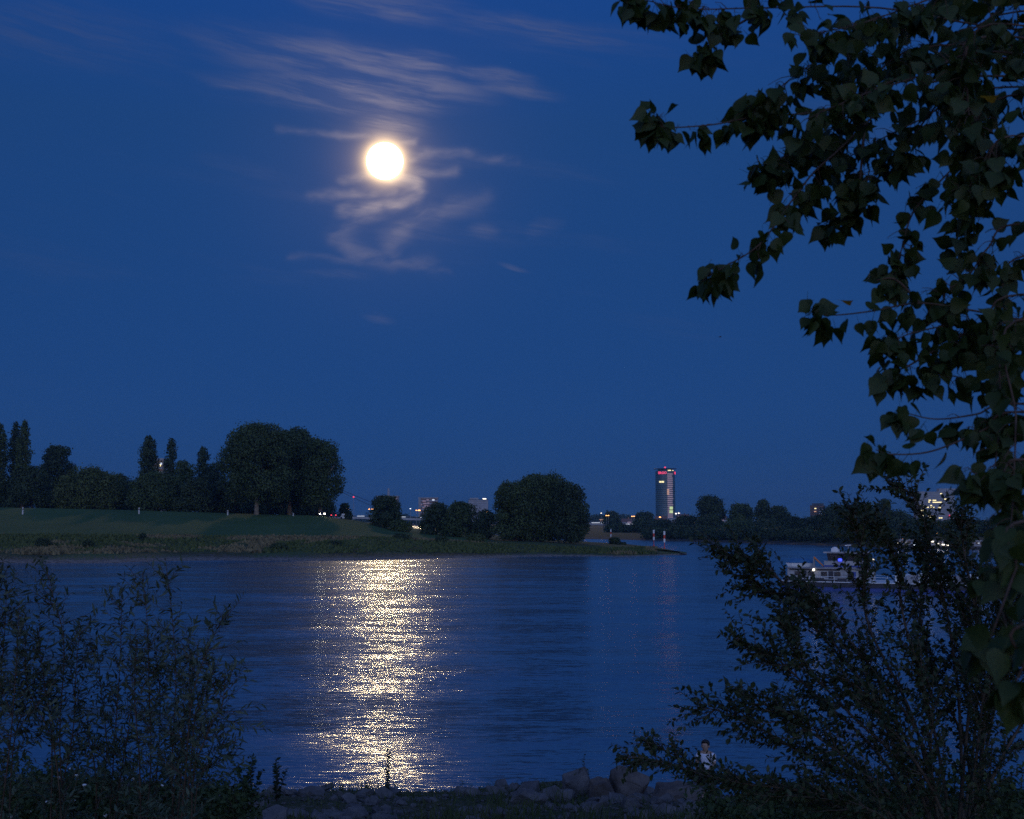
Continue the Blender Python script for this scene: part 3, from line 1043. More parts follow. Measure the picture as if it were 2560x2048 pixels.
def text_mesh(txt, size, ext):
    cu = bpy.data.curves.new('lettering', 'FONT')
    cu.body = txt
    cu.size = size
    cu.extrude = ext
    cu.align_x = 'CENTER'
    cu.resolution_u = 2
    cu.offset = 0.03 * size
    ob = bpy.data.objects.new('lettering', cu)
    C.objects.link(ob)
    dg = bpy.context.evaluated_depsgraph_get()
    me = bpy.data.meshes.new_from_object(ob.evaluated_get(dg))
    bpy.data.objects.remove(ob)
    bpy.data.curves.remove(cu)
    me.name = 'lettering'
    return me


def build_glass_tower():
    Y = 2200.0
    k = ppm(Y)
    c = P(1664, HOR, Y)
    zb = 4.0
    t = thing('office_tower', 'tall cylindrical glass office tower with red lit letters near its top', 'tower', (c.x, Y, zb))
    R = 24.5 / k
    zt = P(1664, 1178, Y).z - zb
    n = 48
    poly = [cyl_pt(R, 2 * math.pi * i / n) for i in range(n)]
    MB().prism(poly, 0, zt, 0.985).build('facade', 'tower_glass', t)
    fl = 26
    fh = zt / fl
    for i in range(1, fl):
        rr = R * (1 + 0.012) * (1 - 0.015 * i / fl)
        MB().prism([cyl_pt(rr, 2 * math.pi * j / n) for j in range(n)], i * fh - 0.45, i * fh + 0.45).build('floor_band', 'tower_slab', t)
    # lit lift shaft up the front
    rng = random.Random(3)
    def panel(name, u0, u1, v0, v1, m, out=1.03):
        x0, x1 = (u0 - 1664) / k, (u1 - 1664) / k
        z0, z1 = P(1664, v1, Y).z - zb, P(1664, v0, Y).z - zb
        mb = MB()
        seg = 4
        vs, fs = [], []
        for j in range(seg + 1):
            x = max(-R, min(R, x0 + (x1 - x0) * j / seg))
            y = -math.sqrt(max(0.0, (R * out) ** 2 - x * x))
            vs += [(x, y, z0), (x, y, z1), (x, y + 0.6, z0), (x, y + 0.6, z1)]
        for j in range(seg):
            a = 4 * j
            fs += [(a, a + 4, a + 5, a + 1), (a + 3, a + 7, a + 6, a + 2), (a + 1, a + 5, a + 7, a + 3), (a + 2, a + 6, a + 4, a)]
        return MB().add(vs, fs).build(name, m, t)
    for i in range(2, fl - 1):
        v1 = HOR - (zb + i * fh + 0.6 - EYE) * k
        v0 = HOR - (zb + (i + 1) * fh - 0.6 - EYE) * k
        wob = rng.uniform(-1.2, 1.2)
        panel('shaft_window', 1666.5, 1680 + wob, v0, v1, 'window_pink')
    for v in (1225.5, 1230.5, 1235.5):
        panel('lit_window', 1665.5, 1670.5, v - 1.8, v + 1.8, 'window_warm', 1.05)
    panel('lit_window', 1647, 1652, 1203.5, 1207.5, 'window_yellow', 1.05)
    panel('lit_window', 1652.6, 1658, 1203.5, 1207.5, 'window_yellow', 1.05)
    panel('lobby_window', 1671, 1680, 1276, 1283, 'window_green', 1.05)
    panel('lobby_window', 1671.5, 1680, 1267, 1274, 'window_green', 1.04)
    panel('roof_light', 1668, 1676, 1176, 1178.2, 'window_yellow', 1.06)
    panel('roof_light', 1679, 1683, 1176.6, 1178, 'window_yellow', 1.06)
    # roof deck with a thin overhanging disc
    MB().lathe([(R * 0.75, zt), (R * 0.75, zt + 3.4)], 32).build('roof_drum', 'tower_slab', t)
    MB().lathe([(R * 1.15, zt + 3.4), (R * 1.18, zt + 3.9), (R * 1.12, zt + 4.3)], 40).build('roof_disc', 'tower_slab', t)
    MB().lathe([(0.3, zt + 4.3), (0.3, zt + 5.2), (1.5, zt + 5.3), (1.6, zt + 7.0), (0.6, zt + 7.6)], 10).build('warning_light', 'sign_red', t, True)
    # red letters on the curved wall: backing plate, then bent lettering
    def letters(txt, a_mid, zc, size, name):
        me = text_mesh(txt, size, 0.25)
        for v in me.vertices:
            a = a_mid + v.co.x / R
            r = R * 1.045 + v.co.z
            px, py = cyl_pt(r, a)
            v.co = Vector((px, py, zc + v.co.y - size * 0.35))
        me.update()
        return link(name, me, 'sign_red', t)
    zc = P(1664, 1183, Y).z - zb
    letters('ERGO', math.asin(-9.5 / 24.5), zc, 5.6, 'red_lettering')
    letters('ERGO', math.asin(24.0 / 24.5) + 0.10, zc, 5.6, 'red_lettering')
    # low podium hidden among trees
    MB().box(4, -R - 4, 5, 40, 14, 10).build('podium', 'grey_concrete', t)
    panel('podium_light', 1686, 1692, 1284, 1286, 'lamp_white', 1.35)


build_glass_tower()


def slab_block(name, label, u0, u1, vt, Y, depth, wall, floors, lit, rot=0.0, zb=4.5, bandm='glass_dark', litm=None, roof=True, cat='building', roofm=None):
    k = ppm(Y)
    um = (u0 + u1) / 2
    c = P(um, HOR, Y)
    W = (u1 - u0) / k
    H = P(um, vt, Y).z - zb
    t = thing(name, label, cat, (c.x, Y, zb), rot)
    MB().box(0, depth / 2, H / 2, W, depth, H).build('wall', wall, t)
    fh = H / floors
    for i in range(1, floors):
        MB().box(0, -0.1, i * fh + fh * 0.58, W * 0.97, 0.3, fh * 0.50).build('window_band', bandm, t)
    for (a, b, v, m) in lit:
        z = P(um, v, Y).z - zb
        MB().box(((a + b) / 2 - um) / k, -0.28, z, (b - a) / k, 0.2, fh * 0.50 if m != 'lamp_white' else fh * 0.4).build('lit_window', m, t)
    if roof:
        MB().box(0, depth / 2, H + 0.4, W * 1.03, depth * 1.03, 0.8).build('parapet', roofm or wall, t)
    return t, W, H, k


def build_city():
    y = 'window_yellow'
    # lit office slab
    lit = [(2352, 2357, 1234.5, y), (2362, 2372, 1248, y), (2323, 2329, 1250.8, y), (2333, 2342, 1251, y), (2322, 2326, 1255.2, y), (2333, 2356, 1256, y), (2300, 2310, 1263.5, y),
           (2327, 2331, 1264, y), (2318, 2323, 1268.5, y), (2325, 2337, 1268.5, y), (2346, 2353, 1269, y), (2300, 2309, 1276.6, y), (2310, 2318, 1285, y), (2296, 2311, 1289.3, y),
           (2321, 2327, 1290, y), (2327.5, 2333, 1290, 'window_warm'), (2324, 2331, 1294, y), (2347, 2356, 1295, y), (2302, 2308, 1302, y), (2306, 2310, 1268.7, 'window_warm')]
    t, W, H, k = slab_block('office_slab', 'wide pale office slab with scattered yellow lit windows behind the poplar leaves', 2295, 2388, 1231, 1500, 16, 'pale_concrete', 17, lit, bandm='grey_concrete')
    MB().box((2342 - 2341.5) / k + 14, 6, H + 2.5, 20, 8, 4).build('roof_plant', 'grey_concrete', t)
    MB().lathe([(0.3, 0), (0.3, 1.0), (0.9, 1.2), (0.9, 2.2), (0.2, 2.6)], 8, (2374 - 2341.5) / k, -1.2, P(2340, 1293, 1500).z - 4.5).build('warning_light', 'sign_red', t)
    # dark block
    t, W, H, k = slab_block('office_block', 'small dark office block with two lit windows above the far trees', 2027, 2062, 1265, 1300, 14, 'dark_facade', 10, [(2037, 2041.5, 1271.5, 'window_yellow'), (2036, 2041.5, 1279, 'window_warm')], rot=rad(-12))
    MB().box(0.5, 7, H + 1.6, W * 0.8, 9, 2.2).build('roof_plant', 'dark_facade', t)
    MB().box(W * 0.28, -0.15, H * 0.72, W * 0.36, 0.2, H * 0.34).build('glazed_corner', 'steel', t)
    # banded tower block with a mast
    t, W, H, k = slab_block('tower_block', 'white banded tower block with a short mast behind the lone willow', 942, 995, 1241, 1800, 18, 'pale_concrete', 12, [(985, 991, 1247, 'window_pink')])
    MB().tube([(0.3, 9, H), (0.3, 9, H + 5), (0.3, 9, H + 11.5)], [2.2, 1.7, 1.3], 10).build('mast', 'grey_concrete', t)
    # lit apartment block
    r = 'window_dimred'
    lit = [(1056, 1064, 1253, r), (1066, 1072, 1250, r), (1058, 1066, 1259, r), (1068, 1073, 1258, r), (1060, 1070, 1265, r), (1071, 1074, 1266, r), (1050, 1055, 1262, r), (1080, 1086, 1250, 'strip_light'), (1056, 1062, 1270, r)]
    t, W, H, k = slab_block('apartment_block', 'apartment block with reddish lit balconies and a pale roof edge', 1046, 1094, 1245, 1800, 16, 'grey_concrete', 9, lit, roofm='pale_concrete')
    MB().box(-W * 0.44, -0.8, H * 0.5, W * 0.12, 1.4, H).build('stair_tower', 'pale_concrete', t)
    # pale block
    t, W, H, k = slab_block('apartment_block', 'plain pale apartment block with one bright lamp on its roof corner', 1171, 1220, 1250, 1800, 16, 'grey_concrete', 10, [], roofm='dark_facade', bandm='pale_concrete')
    MB().box((1211 - 1195.5) / k, 1, H + 1.6, 5, 2, 1.2).build('roof_lamp', 'lamp_white', t)
    MB().box(-6, 8, H + 1.8, 12, 8, 2.4).build('roof_plant', 'grey_concrete', t)
    # fragment behind the conical trees
    slab_block('tower_block', 'pale tower block showing as a fragment between two conical trees', 374, 405, 1149, 900, 12, 'grey_concrete', 14, [(396, 399, 1164, 'window_yellow'), (398, 402, 1160, 'strip_light')], zb=9.0, roofm='pale_concrete')
    # low houses by the tower
    for (u0, u1, vt, Y, lab, litw) in ((1556, 1580, 1300, 1000, 'low house with a pale wall beside the bridge end', [(1568, 1578, 1304, 'window_pink')]),
                                       (1640, 1668, 1293, 1250, 'low gabled house standing before the tower foot', [(1646, 1650, 1297, 'window_warm')]),
                                       (1694, 1722, 1288, 1400, 'low gabled house with bright lamps next to the tower foot', [(1699, 1703, 1290, 'window_yellow')]),
                                       (1800, 1818, 1293, 1100, 'small pale house between the large round tree and the open-crowned tree', [(1806, 1809, 1297, 'window_pink')]),
                                       (1958, 1976, 1291, 1100, 'small pale house beyond the pointed far-bank tree', [(1965, 1968, 1296, 'window_pink')])):
        k = ppm(Y)
        c = P((u0 + u1) / 2, HOR, Y)
        W = (u1 - u0) / k
        H = P(u0, vt, Y).z - 4.5
        t = thing('house', lab, 'house', (c.x, Y, 4.5))
        MB().box(0, 5, H * 0.35, W, 10, H * 0.7).build('wall', 'grey_concrete', t)
        w2 = W / 2 * 1.06
        z0, z1 = H * 0.7, H
        MB().add([(-w2, -0.4, z0), (w2, -0.4, z0), (w2, 10.4, z0), (-w2, 10.4, z0), (-w2, 5, z1 + 1), (w2, 5, z1 + 1)],
                 [(0, 1, 5, 4), (2, 3, 4, 5), (0, 4, 3), (1, 2, 5), (3, 2, 1, 0)]).build('roof', 'roof_tile', t)
        MB().box(W * 0.2, 5, z1 + 1.2, 0.8, 0.8, 1.8).build('chimney', 'brick', t)
        for q in range(3):
            MB().box(-W * 0.3 + q * W * 0.3, -0.08, H * 0.4, W * 0.13, 0.2, 1.3).build('window', 'glass_dark', t)
        for a, b, v, m in litw:
            MB().box(((a + b) / 2 - (u0 + u1) / 2) / k, -0.3, min(max(P(u0, v, Y).z - 4.5, 1.0), H * 0.6), (b - a) / k, 0.15, 1.2).build('lit_window', m, t)


build_city()


def build_bridge():
    Y = 1000.0
    A, B = P(700, 1287, Y), P(1668, 1312, Y)
    t = thing('bridge', 'long low road bridge with stay cables and lit strips behind the trees', 'bridge', (0, 0, 0))
    d = (B - A)
    L = d.length
    def along(f, dz=0, dy=0):
        return A + d * f + Vector((0, dy, dz))
    vs, fs = [], []
    n = 24
    for i in range(n + 1):
        p = along(i / n)
        for dy, dz in ((-9, 0), (9, 0), (9, -1.6), (-9, -1.6)):
            vs.append((p.x, p.y + dy, p.z + dz))
    for i in range(n):
        a = 4 * i
        for j in range(4):
            fs.append((a + j, a + (j + 1) % 4, a + 4 + (j + 1) % 4, a + 4 + j))
    MB().add(vs, fs + [(0, 1, 2, 3), (n * 4 + 3, n * 4 + 2, n * 4 + 1, n * 4)]).build('deck', 'grey_concrete', t)
    for sgn in (-8.8, 8.8):
        MB().tube([tuple(along(0, 1.1, sgn)), tuple(along(1, 1.1, sgn))], 0.12, 5).build('railing', 'steel', t)
    for f in (0.08, 0.42, 0.64, 0.84, 0.97):
        p = along(f)
        MB().box(p.x, p.y, (p.z - 3.2 - 3) / 2, 3, 14, p.z + 1.4, top=0.8).build('pier', 'grey_concrete', t)
    top = P(738, 1176, Y)
    for sgn in (-7, 7):
        MB().tube([(top.x, Y + sgn, 3), (top.x, Y + sgn * 0.7, top.z)], [1.6, 1.0], 6).build('pylon_leg', 'steel', t)
    for (u, v) in ((848, 1222), (848, 1227), (848, 1262)):
        q = P(u, v, Y)
        # carry each cable on from the pylon through its point to the deck
        s = (q - top)
        f = 0.0
        e = top + s * 1.0
        for it in range(200):
            e = top + s * (1 + it * 0.02)
            zd = A.z + (B.z - A.z) * (e.x - A.x) / (B.x - A.x)
            if e.z < zd:
                break
        MB().tube([tuple(top + Vector((0, -6, 0))), tuple(e + Vector((0, -6, 0)))], 0.16, 5).build('stay_cable', 'dark_paint', t)
    for (u0, u1, v, m) in ((893, 911, 1290.5, 'strip_light'), (1000, 1014, 1292.6, 'strip_light'), (1050, 1056, 1294, 'strip_light'), (1479, 1500, 1307, 'strip_light'), (1503, 1516, 1308, 'strip_light'),
                           (1499, 1526, 1299, 'strip_warm'), (1501, 1524, 1302.3, 'strip_warm'), (1565, 1600, 1310.4, 'strip_light'), (1480, 1490, 1327, 'strip_light')):
        p0, p1 = P(u0, v, Y - 10), P(u1, v, Y - 10)
        MB().box((p0.x + p1.x) / 2, Y - 9.6, (p0.z + p1.z) / 2, p1.x - p0.x, 0.3, 0.42).build('deck_light', m, t)


build_bridge()


def lamp(u, v, Y, m, label, r=0.5, zg=4.5, group='lit street lamps of the far city'):
    p = P(u, v, Y)
    t = thing('street_lamp', label, 'street lamp', (p.x, Y, zg), 0, group)
    h = p.z - zg
    MB().tube([(0, 0.6, 0), (0, 0.6, h * 0.9), (0, 0.3, h + 0.25), (0, -0.2, h + 0.3)], [0.10, 0.07, 0.05, 0.04], 6).build('pole', 'steel', t)
    MB().box(0, -0.1, h, r * 2.2, r * 1.2, r * 0.9, top=0.7).build('lamp_head', m, t)


for (u, v, m, r, lab) in ((869, 1272, 'lamp_orange', 0.55, 'single orange street lamp between the dyke shrub and the lone willow'),
                          (923, 1273, 'lamp_orange', 0.5, 'one of two adjoining orange street lamps just beside the lone willow'), (931, 1273, 'lamp_orange', 0.55, 'one of two adjoining orange street lamps just beside the lone willow'),
                          (1041, 1276, 'lamp_orange', 0.5, 'one of two adjoining orange street lamps below the apartment block with reddish balconies'), (1048, 1276, 'lamp_orange', 0.8, 'one of two adjoining orange street lamps below the apartment block with reddish balconies'),
                          (1217, 1280, 'lamp_orange', 0.75, 'single orange street lamp below the plain pale apartment block'), (1463, 1287, 'lamp_orange', 0.45, 'single orange street lamp at the river end of the spit thicket'),
                          (1516, 1289, 'lamp_orange', 0.5, 'one of two adjoining orange street lamps before the small dome-shaped tree'), (1521, 1289, 'lamp_orange', 0.5, 'one of two adjoining orange street lamps before the small dome-shaped tree'),
                          (1580, 1291, 'lamp_orange', 0.5, 'one of two adjoining orange street lamps before the second dome-shaped tree'), (1585, 1291, 'lamp_orange', 0.5, 'one of two adjoining orange street lamps before the second dome-shaped tree'),
                          (1650, 1293, 'lamp_orange', 0.6, 'single orange street lamp at the foot of the glass tower'), (1026, 1272, 'lamp_cool', 0.4, 'bluish white street lamp beside the apartment block with reddish balconies'),
                          (1503, 1283, 'lamp_white', 0.4, 'single white street lamp between the spit thicket and the dome-shaped tree'), (1690, 1284, 'lamp_white', 0.55, 'one of two adjoining white street lamps beside the glass tower foot'),
                          (1697, 1283, 'lamp_white', 0.5, 'one of two adjoining white street lamps beside the glass tower foot')):
    lamp(u, v, 840, m, lab, r)


def build_radio_mast():
    Y = 1500.0
    p = P(884, 1236, Y)
    t = thing('radio_mast', 'thin lattice mast with a red warning light beside the stay cables', 'mast', (p.x, Y, 8))
    h = p.z - 8
    mb = MB()
    for a in (0, 2.1, 4.2):
        mb.tube([(1.2 * math.cos(a), 1.2 * math.sin(a), 0), (0.2 * math.cos(a), 0.2 * math.sin(a), h)], 0.10, 4)
    for i in range(14):
        z0, z1 = h * i / 14, h * (i + 1) / 14
        w0, w1 = 1.2 - i / 14, 1.2 - (i + 1) / 14
        mb.tube([(w0, 0, z0), (-w1 * 0.5, w1 * 0.8, z1)], 0.06, 4)
    mb.build('lattice', 'steel', t)
    z = P(884, 1243, Y).z - 8
    MB().lathe([(0.3, z - 0.6), (0.9, z - 0.3), (0.9, z + 0.4), (0.3, z + 0.7)], 8).build('warning_light', 'tail_light', t)


build_radio_mast()


# ---- things on the dyke
def post(u, vt, vb, lab, band=None):
    Y = 366.0 if u < 700 else 372.0
    s = shore_y(float(np.interp(u, LC[:, 0], LC[:, 1])))
    best = None
    for q in np.arange(s + 50, s + 118, 1.0):       # where the sight line to its foot meets the meadow
        e = abs(P(u, vb, q).z - left_z(u, q))
        if best is None or e < best[0]:
            best = (e, q)
    Y = best[1]
    zg = left_z(u, Y)
    h = P(u, vt, Y).z - zg
    d = ray(u, HOR)
    t = thing('marker_post', lab, 'post', (d.x / d.y * Y, Y, zg), 0, 'white marker posts on the meadow')
    MB().box(0, 0, h / 2 - 0.1, 0.36, 0.18, h + 0.2, top=0.92).build('shaft', 'post_paint', t)
    MB().box(0, -0.01, h * 0.72, 0.39, 0.21, h * 0.10).build('reflector_band', 'dark_paint', t)


post(56, 1268, 1286, 'white marker post on the meadow in front of the three poplars')
post(347, 1269, 1285, 'white marker post on the meadow in front of the widest conical tree')
post(569, 1276, 1288, 'white marker post on the meadow beside the huge tree with forked trunk')
post(733, 1283, 1290, 'short white marker post under the great rounded trees')


def build_car(u, v, lab, rear, dy=0.0):
    Y = 372.0 + dy
    zg = left_z(u, Y) + 0.02
    d = ray(u, HOR)
    t = thing('car', lab, 'car', (d.x / d.y * Y, Y, zg), rad(6) if not rear else rad(184), 'cars on the dyke road')
    body = [(-0.88, -2.1, 0.35), (0.88, -2.1, 0.35), (0.88, 2.1, 0.4), (-0.88, 2.1, 0.4), (-0.88, -2.05, 0.78), (0.88, -2.05, 0.78), (0.9, 2.08, 0.9), (-0.9, 2.08, 0.9)]
    MB().add(body, [(3, 2, 1, 0), (4, 5, 6, 7), (0, 1, 5, 4), (1, 2, 6, 5), (2, 3, 7, 6), (3, 0, 4, 7)]).build('body', 'dark_paint', t, bevel=0.09)
    cab = [(-0.82, -1.0, 0.86), (0.82, -1.0, 0.86), (0.82, 1.75, 0.9), (-0.82, 1.75, 0.9), (-0.62, -0.3, 1.42), (0.62, -0.3, 1.42), (0.62, 1.2, 1.44), (-0.62, 1.2, 1.44)]
    MB().add(cab, [(3, 2, 1, 0), (4, 5, 6, 7), (0, 1, 5, 4), (1, 2, 6, 5), (2, 3, 7, 6), (3, 0, 4, 7)]).build('cabin', 'glass_dark', t, bevel=0.05)
    MB().box(0, 0.45, 1.45, 1.2, 1.4, 0.05).build('roof', 'dark_paint', t)
    for sx in (-0.82, 0.82):
        for sy in (-1.3, 1.3):
            w = MB().tube([(sx - 0.11, sy, 0.32), (sx + 0.11, sy, 0.32)], 0.32, 16).build('wheel', 'rubber', t)
            MB().tube([(sx - 0.13, sy, 0.32), (sx + 0.13, sy, 0.32)], 0.18, 12).build('rim', 'steel', w)
    for sx in (-0.66, 0.66):
        MB().lathe([(0.02, 0), (0.17, 0.0)], 4)
        MB().tube([(sx, -2.02, 0.66), (sx, -2.14, 0.66)], [0.17, 0.15], 12).build('headlight', 'headlight' if not rear else 'glass_dark', t)
        MB().box(sx, 2.09, 0.75, 0.34, 0.06, 0.18).build('tail_light', 'tail_light', t)
    MB().box(0, -2.11, 0.5, 0.52, 0.03, 0.11).build('number_plate', 'white_paint', t)


build_car(806, 1290, 'dark car with both headlights shining towards the river', False)
build_car(835, 1294, 'dark car seen from behind with red tail lights', True, 6)


def build_sign():
    u, Y = 857, 380.0
    d = ray(u, HOR)
    zg = left_z(u, Y)
    t = thing('road_sign', 'white direction signs stacked on one post beside the dyke road', 'road sign', (d.x / d.y * Y, Y, zg))
    top = P(u, 1284, Y).z - zg
    MB().tube([(0, 0, -0.2), (0, 0, top)], 0.05, 8).build('post', 'steel', t)
    for dz, w, x in ((0.25, 0.9, 0.12), (0.75, 0.95, -0.1), (1.25, 0.7, 0.15)):
        MB().box(x, -0.08, top - dz, w, 0.04, 0.32).build('sign_panel', 'white_paint', t)


build_sign()


def beacon(u, vt, vb, Y, lab):
    d = ray(u, HOR)
    zg = min(left_z(u, Y), P(u, vb, Y).z)
    h = P(u, vt, Y).z - zg
    t = thing('channel_beacon', lab, 'marker pole', (d.x / d.y * Y, Y, zg), 0, 'striped channel poles at the tip of the spit')
    MB().tube([(0, 0, -0.3), (0, 0, h * 0.42)], 0.09, 8).build('pole', 'red_paint', t)
    z0 = h * 0.42
    st = (h - z0) / 3
    for i, m in enumerate(('white_paint', 'red_paint', 'white_paint')):
        r = 0.26
        MB().tube([(0, 0, z0 + i * st), (0, 0, z0 + (i + 1) * st - 0.01)], r, 12).build('stripe', m, t)
    MB().tube([(0, 0, -0.3), (0, 0, 0.9)], [0.6, 0.12], 10).build('foot', 'red_paint', t)


beacon(1634, 1325, 1364, 372, 'shorter red and white striped pole set back from the spit tip')
beacon(1660.5, 1328, 1377, 340, 'taller red and white striped pole nearest the spit tip')
beacon(1527, 1323, 1342, 600, 'small red and white striped pole on the shore across the inlet')


def build_barge():
    # cargo vessel passing the far side of the channel: stern with house and wheelhouse, long low hull beyond
    st = Vector((33.2, 158.0, 0.0))
    ang = math.atan2(-0.50, 0.866)               # bow towards the near right
    t = thing('cargo_vessel', 'dark blue river cargo vessel with white deckhouse and raised wheelhouse', 'ship', st, ang)
    t.scale = (0.86, 0.86, 0.74)
    L, B = 64.0, 8.2

    def hullpoly(s, l0=0.0, l1=L):
        h = B / 2 * s
        return [(l0 + 0.6, -h * 0.8), (l0 + 2.2, -h), (l1 - 7, -h), (l1 - 2.5, -h * 0.7), (l1, 0), (l1 - 2.5, h * 0.7), (l1 - 7, h), (l0 + 2.2, h), (l0 + 0.6, h * 0.8), (l0, 0)]
    MB().prism(hullpoly(0.94), -0.6, 0.55, 1.0).build('hull', 'blue_paint', t)
    MB().prism(hullpoly(0.99), 0.553, 1.25, 1.0).build('bulwark', 'dark_paint', t)
    MB().prism(hullpoly(1.02), 1.253, 1.36, 1.0).build('rubbing_strake', 'white_paint', t)
    MB().box(38, 0, 1.9, 40, 6.2, 1.1).build('hold_coaming', 'grey_concrete', t)
    for i in range(10):
        MB().box(20.4 + i * 4, 0, 2.52, 3.7, 6.0, 0.16).build('hatch_cover', 'steel', t)
    # deckhouse
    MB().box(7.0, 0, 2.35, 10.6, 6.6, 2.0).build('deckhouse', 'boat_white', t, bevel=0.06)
    MB().box(7.0, 0, 3.42, 11.2, 7.1, 0.14).build('deckhouse_roof', 'steel', t)
    for sy in (-3.33, 3.33):
        for i in range(5):
            MB().box(3.2 + i * 1.85, sy, 2.5, 0.85, 0.06, 0.75).build('window', 'glass_dark', t)
    MB().box(10.9, -3.33, 2.15, 0.8, 0.06, 1.6).build('door', 'blue_paint', t)
    for x in (4.15, 7.85, 12.0):
        MB().box(x, -3.34, 2.1, 0.62, 0.08, 1.75).build('recess_shade_panel', 'dark_paint', t)  # flat dark panels: the shade of upright wall recesses put into the paint
    MB().box(7.0, -3.345, 1.55, 10.5, 0.05, 0.28).build('dark_skirting', 'dark_paint', t)
    MB().box(5.6, -3.36, 3.18, 7.0, 0.05, 0.22).build('dark_fascia', 'dark_paint', t)
    for x in (2.6, 6.4, 9.6):
        MB().box(x, -4.0, 1.62, 1.3, 0.10, 0.55).build('rail_canvas', 'dark_paint', t)
    for y in (-2.0, 0, 2.0):
        MB().box(1.68, y, 2.5, 0.06, 0.9, 0.75).build('window', 'glass_dark', t)
    # upper house and wheelhouse
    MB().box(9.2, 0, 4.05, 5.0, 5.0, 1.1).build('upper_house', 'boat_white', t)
    MB().box(9.2, 0, 3.75, 5.06, 5.06, 0.3).build('blue_band', 'blue_paint', t)
    wh = MB().box(9.4, 0, 5.2, 4.4, 4.6, 1.2, top=1.06).build('wheelhouse', 'dark_paint', t)
    for sy in (-2.36, 2.36):
        for i in range(3):
            MB().box(7.9 + i * 1.45, sy, 5.28, 1.2, 0.10, 0.72).build('wheelhouse_window', 'glass_dark', wh)
    for y in (-1.5, 0, 1.5):
        MB().box(11.66, y, 5.28, 0.1, 1.25, 0.72).build('wheelhouse_window', 'glass_dark', wh)
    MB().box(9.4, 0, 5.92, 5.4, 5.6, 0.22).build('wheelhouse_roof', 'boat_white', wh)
    MB().box(8.0, -1.4, 6.3, 0.9, 0.9, 0.55).build('roof_locker', 'white_paint', wh)
    MB().lathe([(0.35, 6.03), (0.42, 6.3), (0.38, 6.6), (0.1, 6.75)], 12, 7.2, 1.2, 0).build('satellite_dome', 'white_paint', wh, True)
    MB().tube([(9.4, 0, 6.0), (9.4, 0, 7.0)], 0.07, 6).build('radar_post', 'steel', wh)
    MB().box(9.4, 0, 7.05, 0.25, 2.2, 0.16).build('radar_bar', 'white_paint', wh)
    for y in (-1.9, 1.9):
        MB().tube([(10.6, y, 6.0), (10.6, y, 7.3)], 0.03, 5).build('aerial', 'steel', wh)
    MB().lathe([(0.22, 0), (0.28, 0.1), (0.28, 0.36), (0.14, 0.45)], 10, 9.0, -2.75, 4.55).build('blue_lamp', 'blue_beacon', t, True)
    MB().lathe([(0.10, 0), (0.16, 0.08), (0.16, 0.3), (0.08, 0.36)], 10, 5.6, -3.75, 3.0).build('deck_lamp', 'lamp_white', t, True)
    MB().lathe([(0.06, 0), (0.12, 0.08), (0.12, 0.25), (0.05, 0.3)], 8, 13.5, -2.6, 4.7).build('mast_lamp', 'lamp_white', t, True)
    MB().tube([(13.5, -2.6, 1.3), (13.5, -2.6, 4.75)], 0.06, 6).build('lamp_mast', 'steel', t)
    # crane with an orange jib
    MB().tube([(5.0, -1.5, 3.45), (5.0, -1.5, 5.2)], 0.16, 8).build('crane_post', 'steel', t)
    MB().tube([(5.0, -1.5, 5.1), (6.6, -2.4, 3.7)], [0.15, 0.10], 6).build('crane_jib', 'orange_paint', t)
    # rails
    for sy in (-3.95, 3.95):
        for z in (1.75, 2.15):
            MB().tube([(1.5, sy, z), (15.5, sy, z)], 0.03, 4).build('rail', 'white_paint', t)
        for i in range(9):
            MB().tube([(1.5 + i * 1.75, sy, 1.3), (1.5 + i * 1.75, sy, 2.16)], 0.025, 4).build('rail_post', 'white_paint', t)
    MB().box(17.0, 0, 1.9, 1.2, 5.4, 1.2).build('hatch_trunk', 'white_paint', t)
    MB().box(60, 0, 2.0, 2.2, 3.0, 1.4).build('forecastle', 'white_paint', t)
    for i, (x, y) in enumerate(((20.5, -3.3), (27.0, -3.3))):
        MB().box(x, y, 2.15, 1.6, 0.9, 1.6).build('deck_locker', 'white_paint', t)
    # covered dinghy on the after deck
    b = thing('dinghy', 'small boat under a blue tarpaulin on the vessel\'s stern deck', 'boat', st + Matrix.Rotation(ang, 3, 'Z') @ Vector((2.4, -0.5, 2.6)), ang + rad(8))
    prof = [(-1.7, 0.55), (-1.0, 0.85), (0.4, 0.85), (1.3, 0.5), (1.8, 0.0)]
    pl = [(x, -y) for x, y in prof] + [(x, y) for x, y in prof[::-1][1:]]
    MB().prism([(x * 0.85, y * 0.75) for x, y in pl], 0, 0.45, 1.18).build('hull', 'white_paint', b)
    MB().prism([(x, y) for x, y in pl], 0.455, 0.98, 0.55).build('cover', 'tarp', b, bevel=0.05)


build_barge()


def moored(name, label, u, Y, W, lights, rot):
    d = ray(u, HOR)
    t = thing(name, label, 'boat', (d.x / d.y * Y, Y, 0), rot, 'boats moored under the far bank')
    w = W / 2
    pl = [(-w, -1.5), (w - 2, -1.6), (w, 0), (w - 2, 1.6), (-w, 1.5)]
    MB().prism([(x * 0.96, y * 0.85) for x, y in pl], -0.4, 0.9, 1.06).build('hull', 'dark_paint', t)
    MB().box(-W * 0.05, 0, 1.75, W * 0.62, 2.4, 1.6).build('cabin', 'grey_concrete', t, bevel=0.05)
    MB().box(-W * 0.05, 0, 2.64, W * 0.66, 2.7, 0.16).build('roof', 'steel', t)
    for i in range(4):
        MB().box(-W * 0.26 + i * W * 0.14, -1.22, 1.9, W * 0.09, 0.06, 0.7).build('window', 'glass_dark', t)
    for (x, z, m, r) in lights:
        MB().box(x, -1.5, z, r * 1.5, r * 0.6, r * 0.6).build('boat_lamp', m, t)
    MB().tube([(-W * 0.3, 0, 2.7), (-W * 0.3, 0, 4.2)], 0.05, 5).build('mast', 'steel', t)


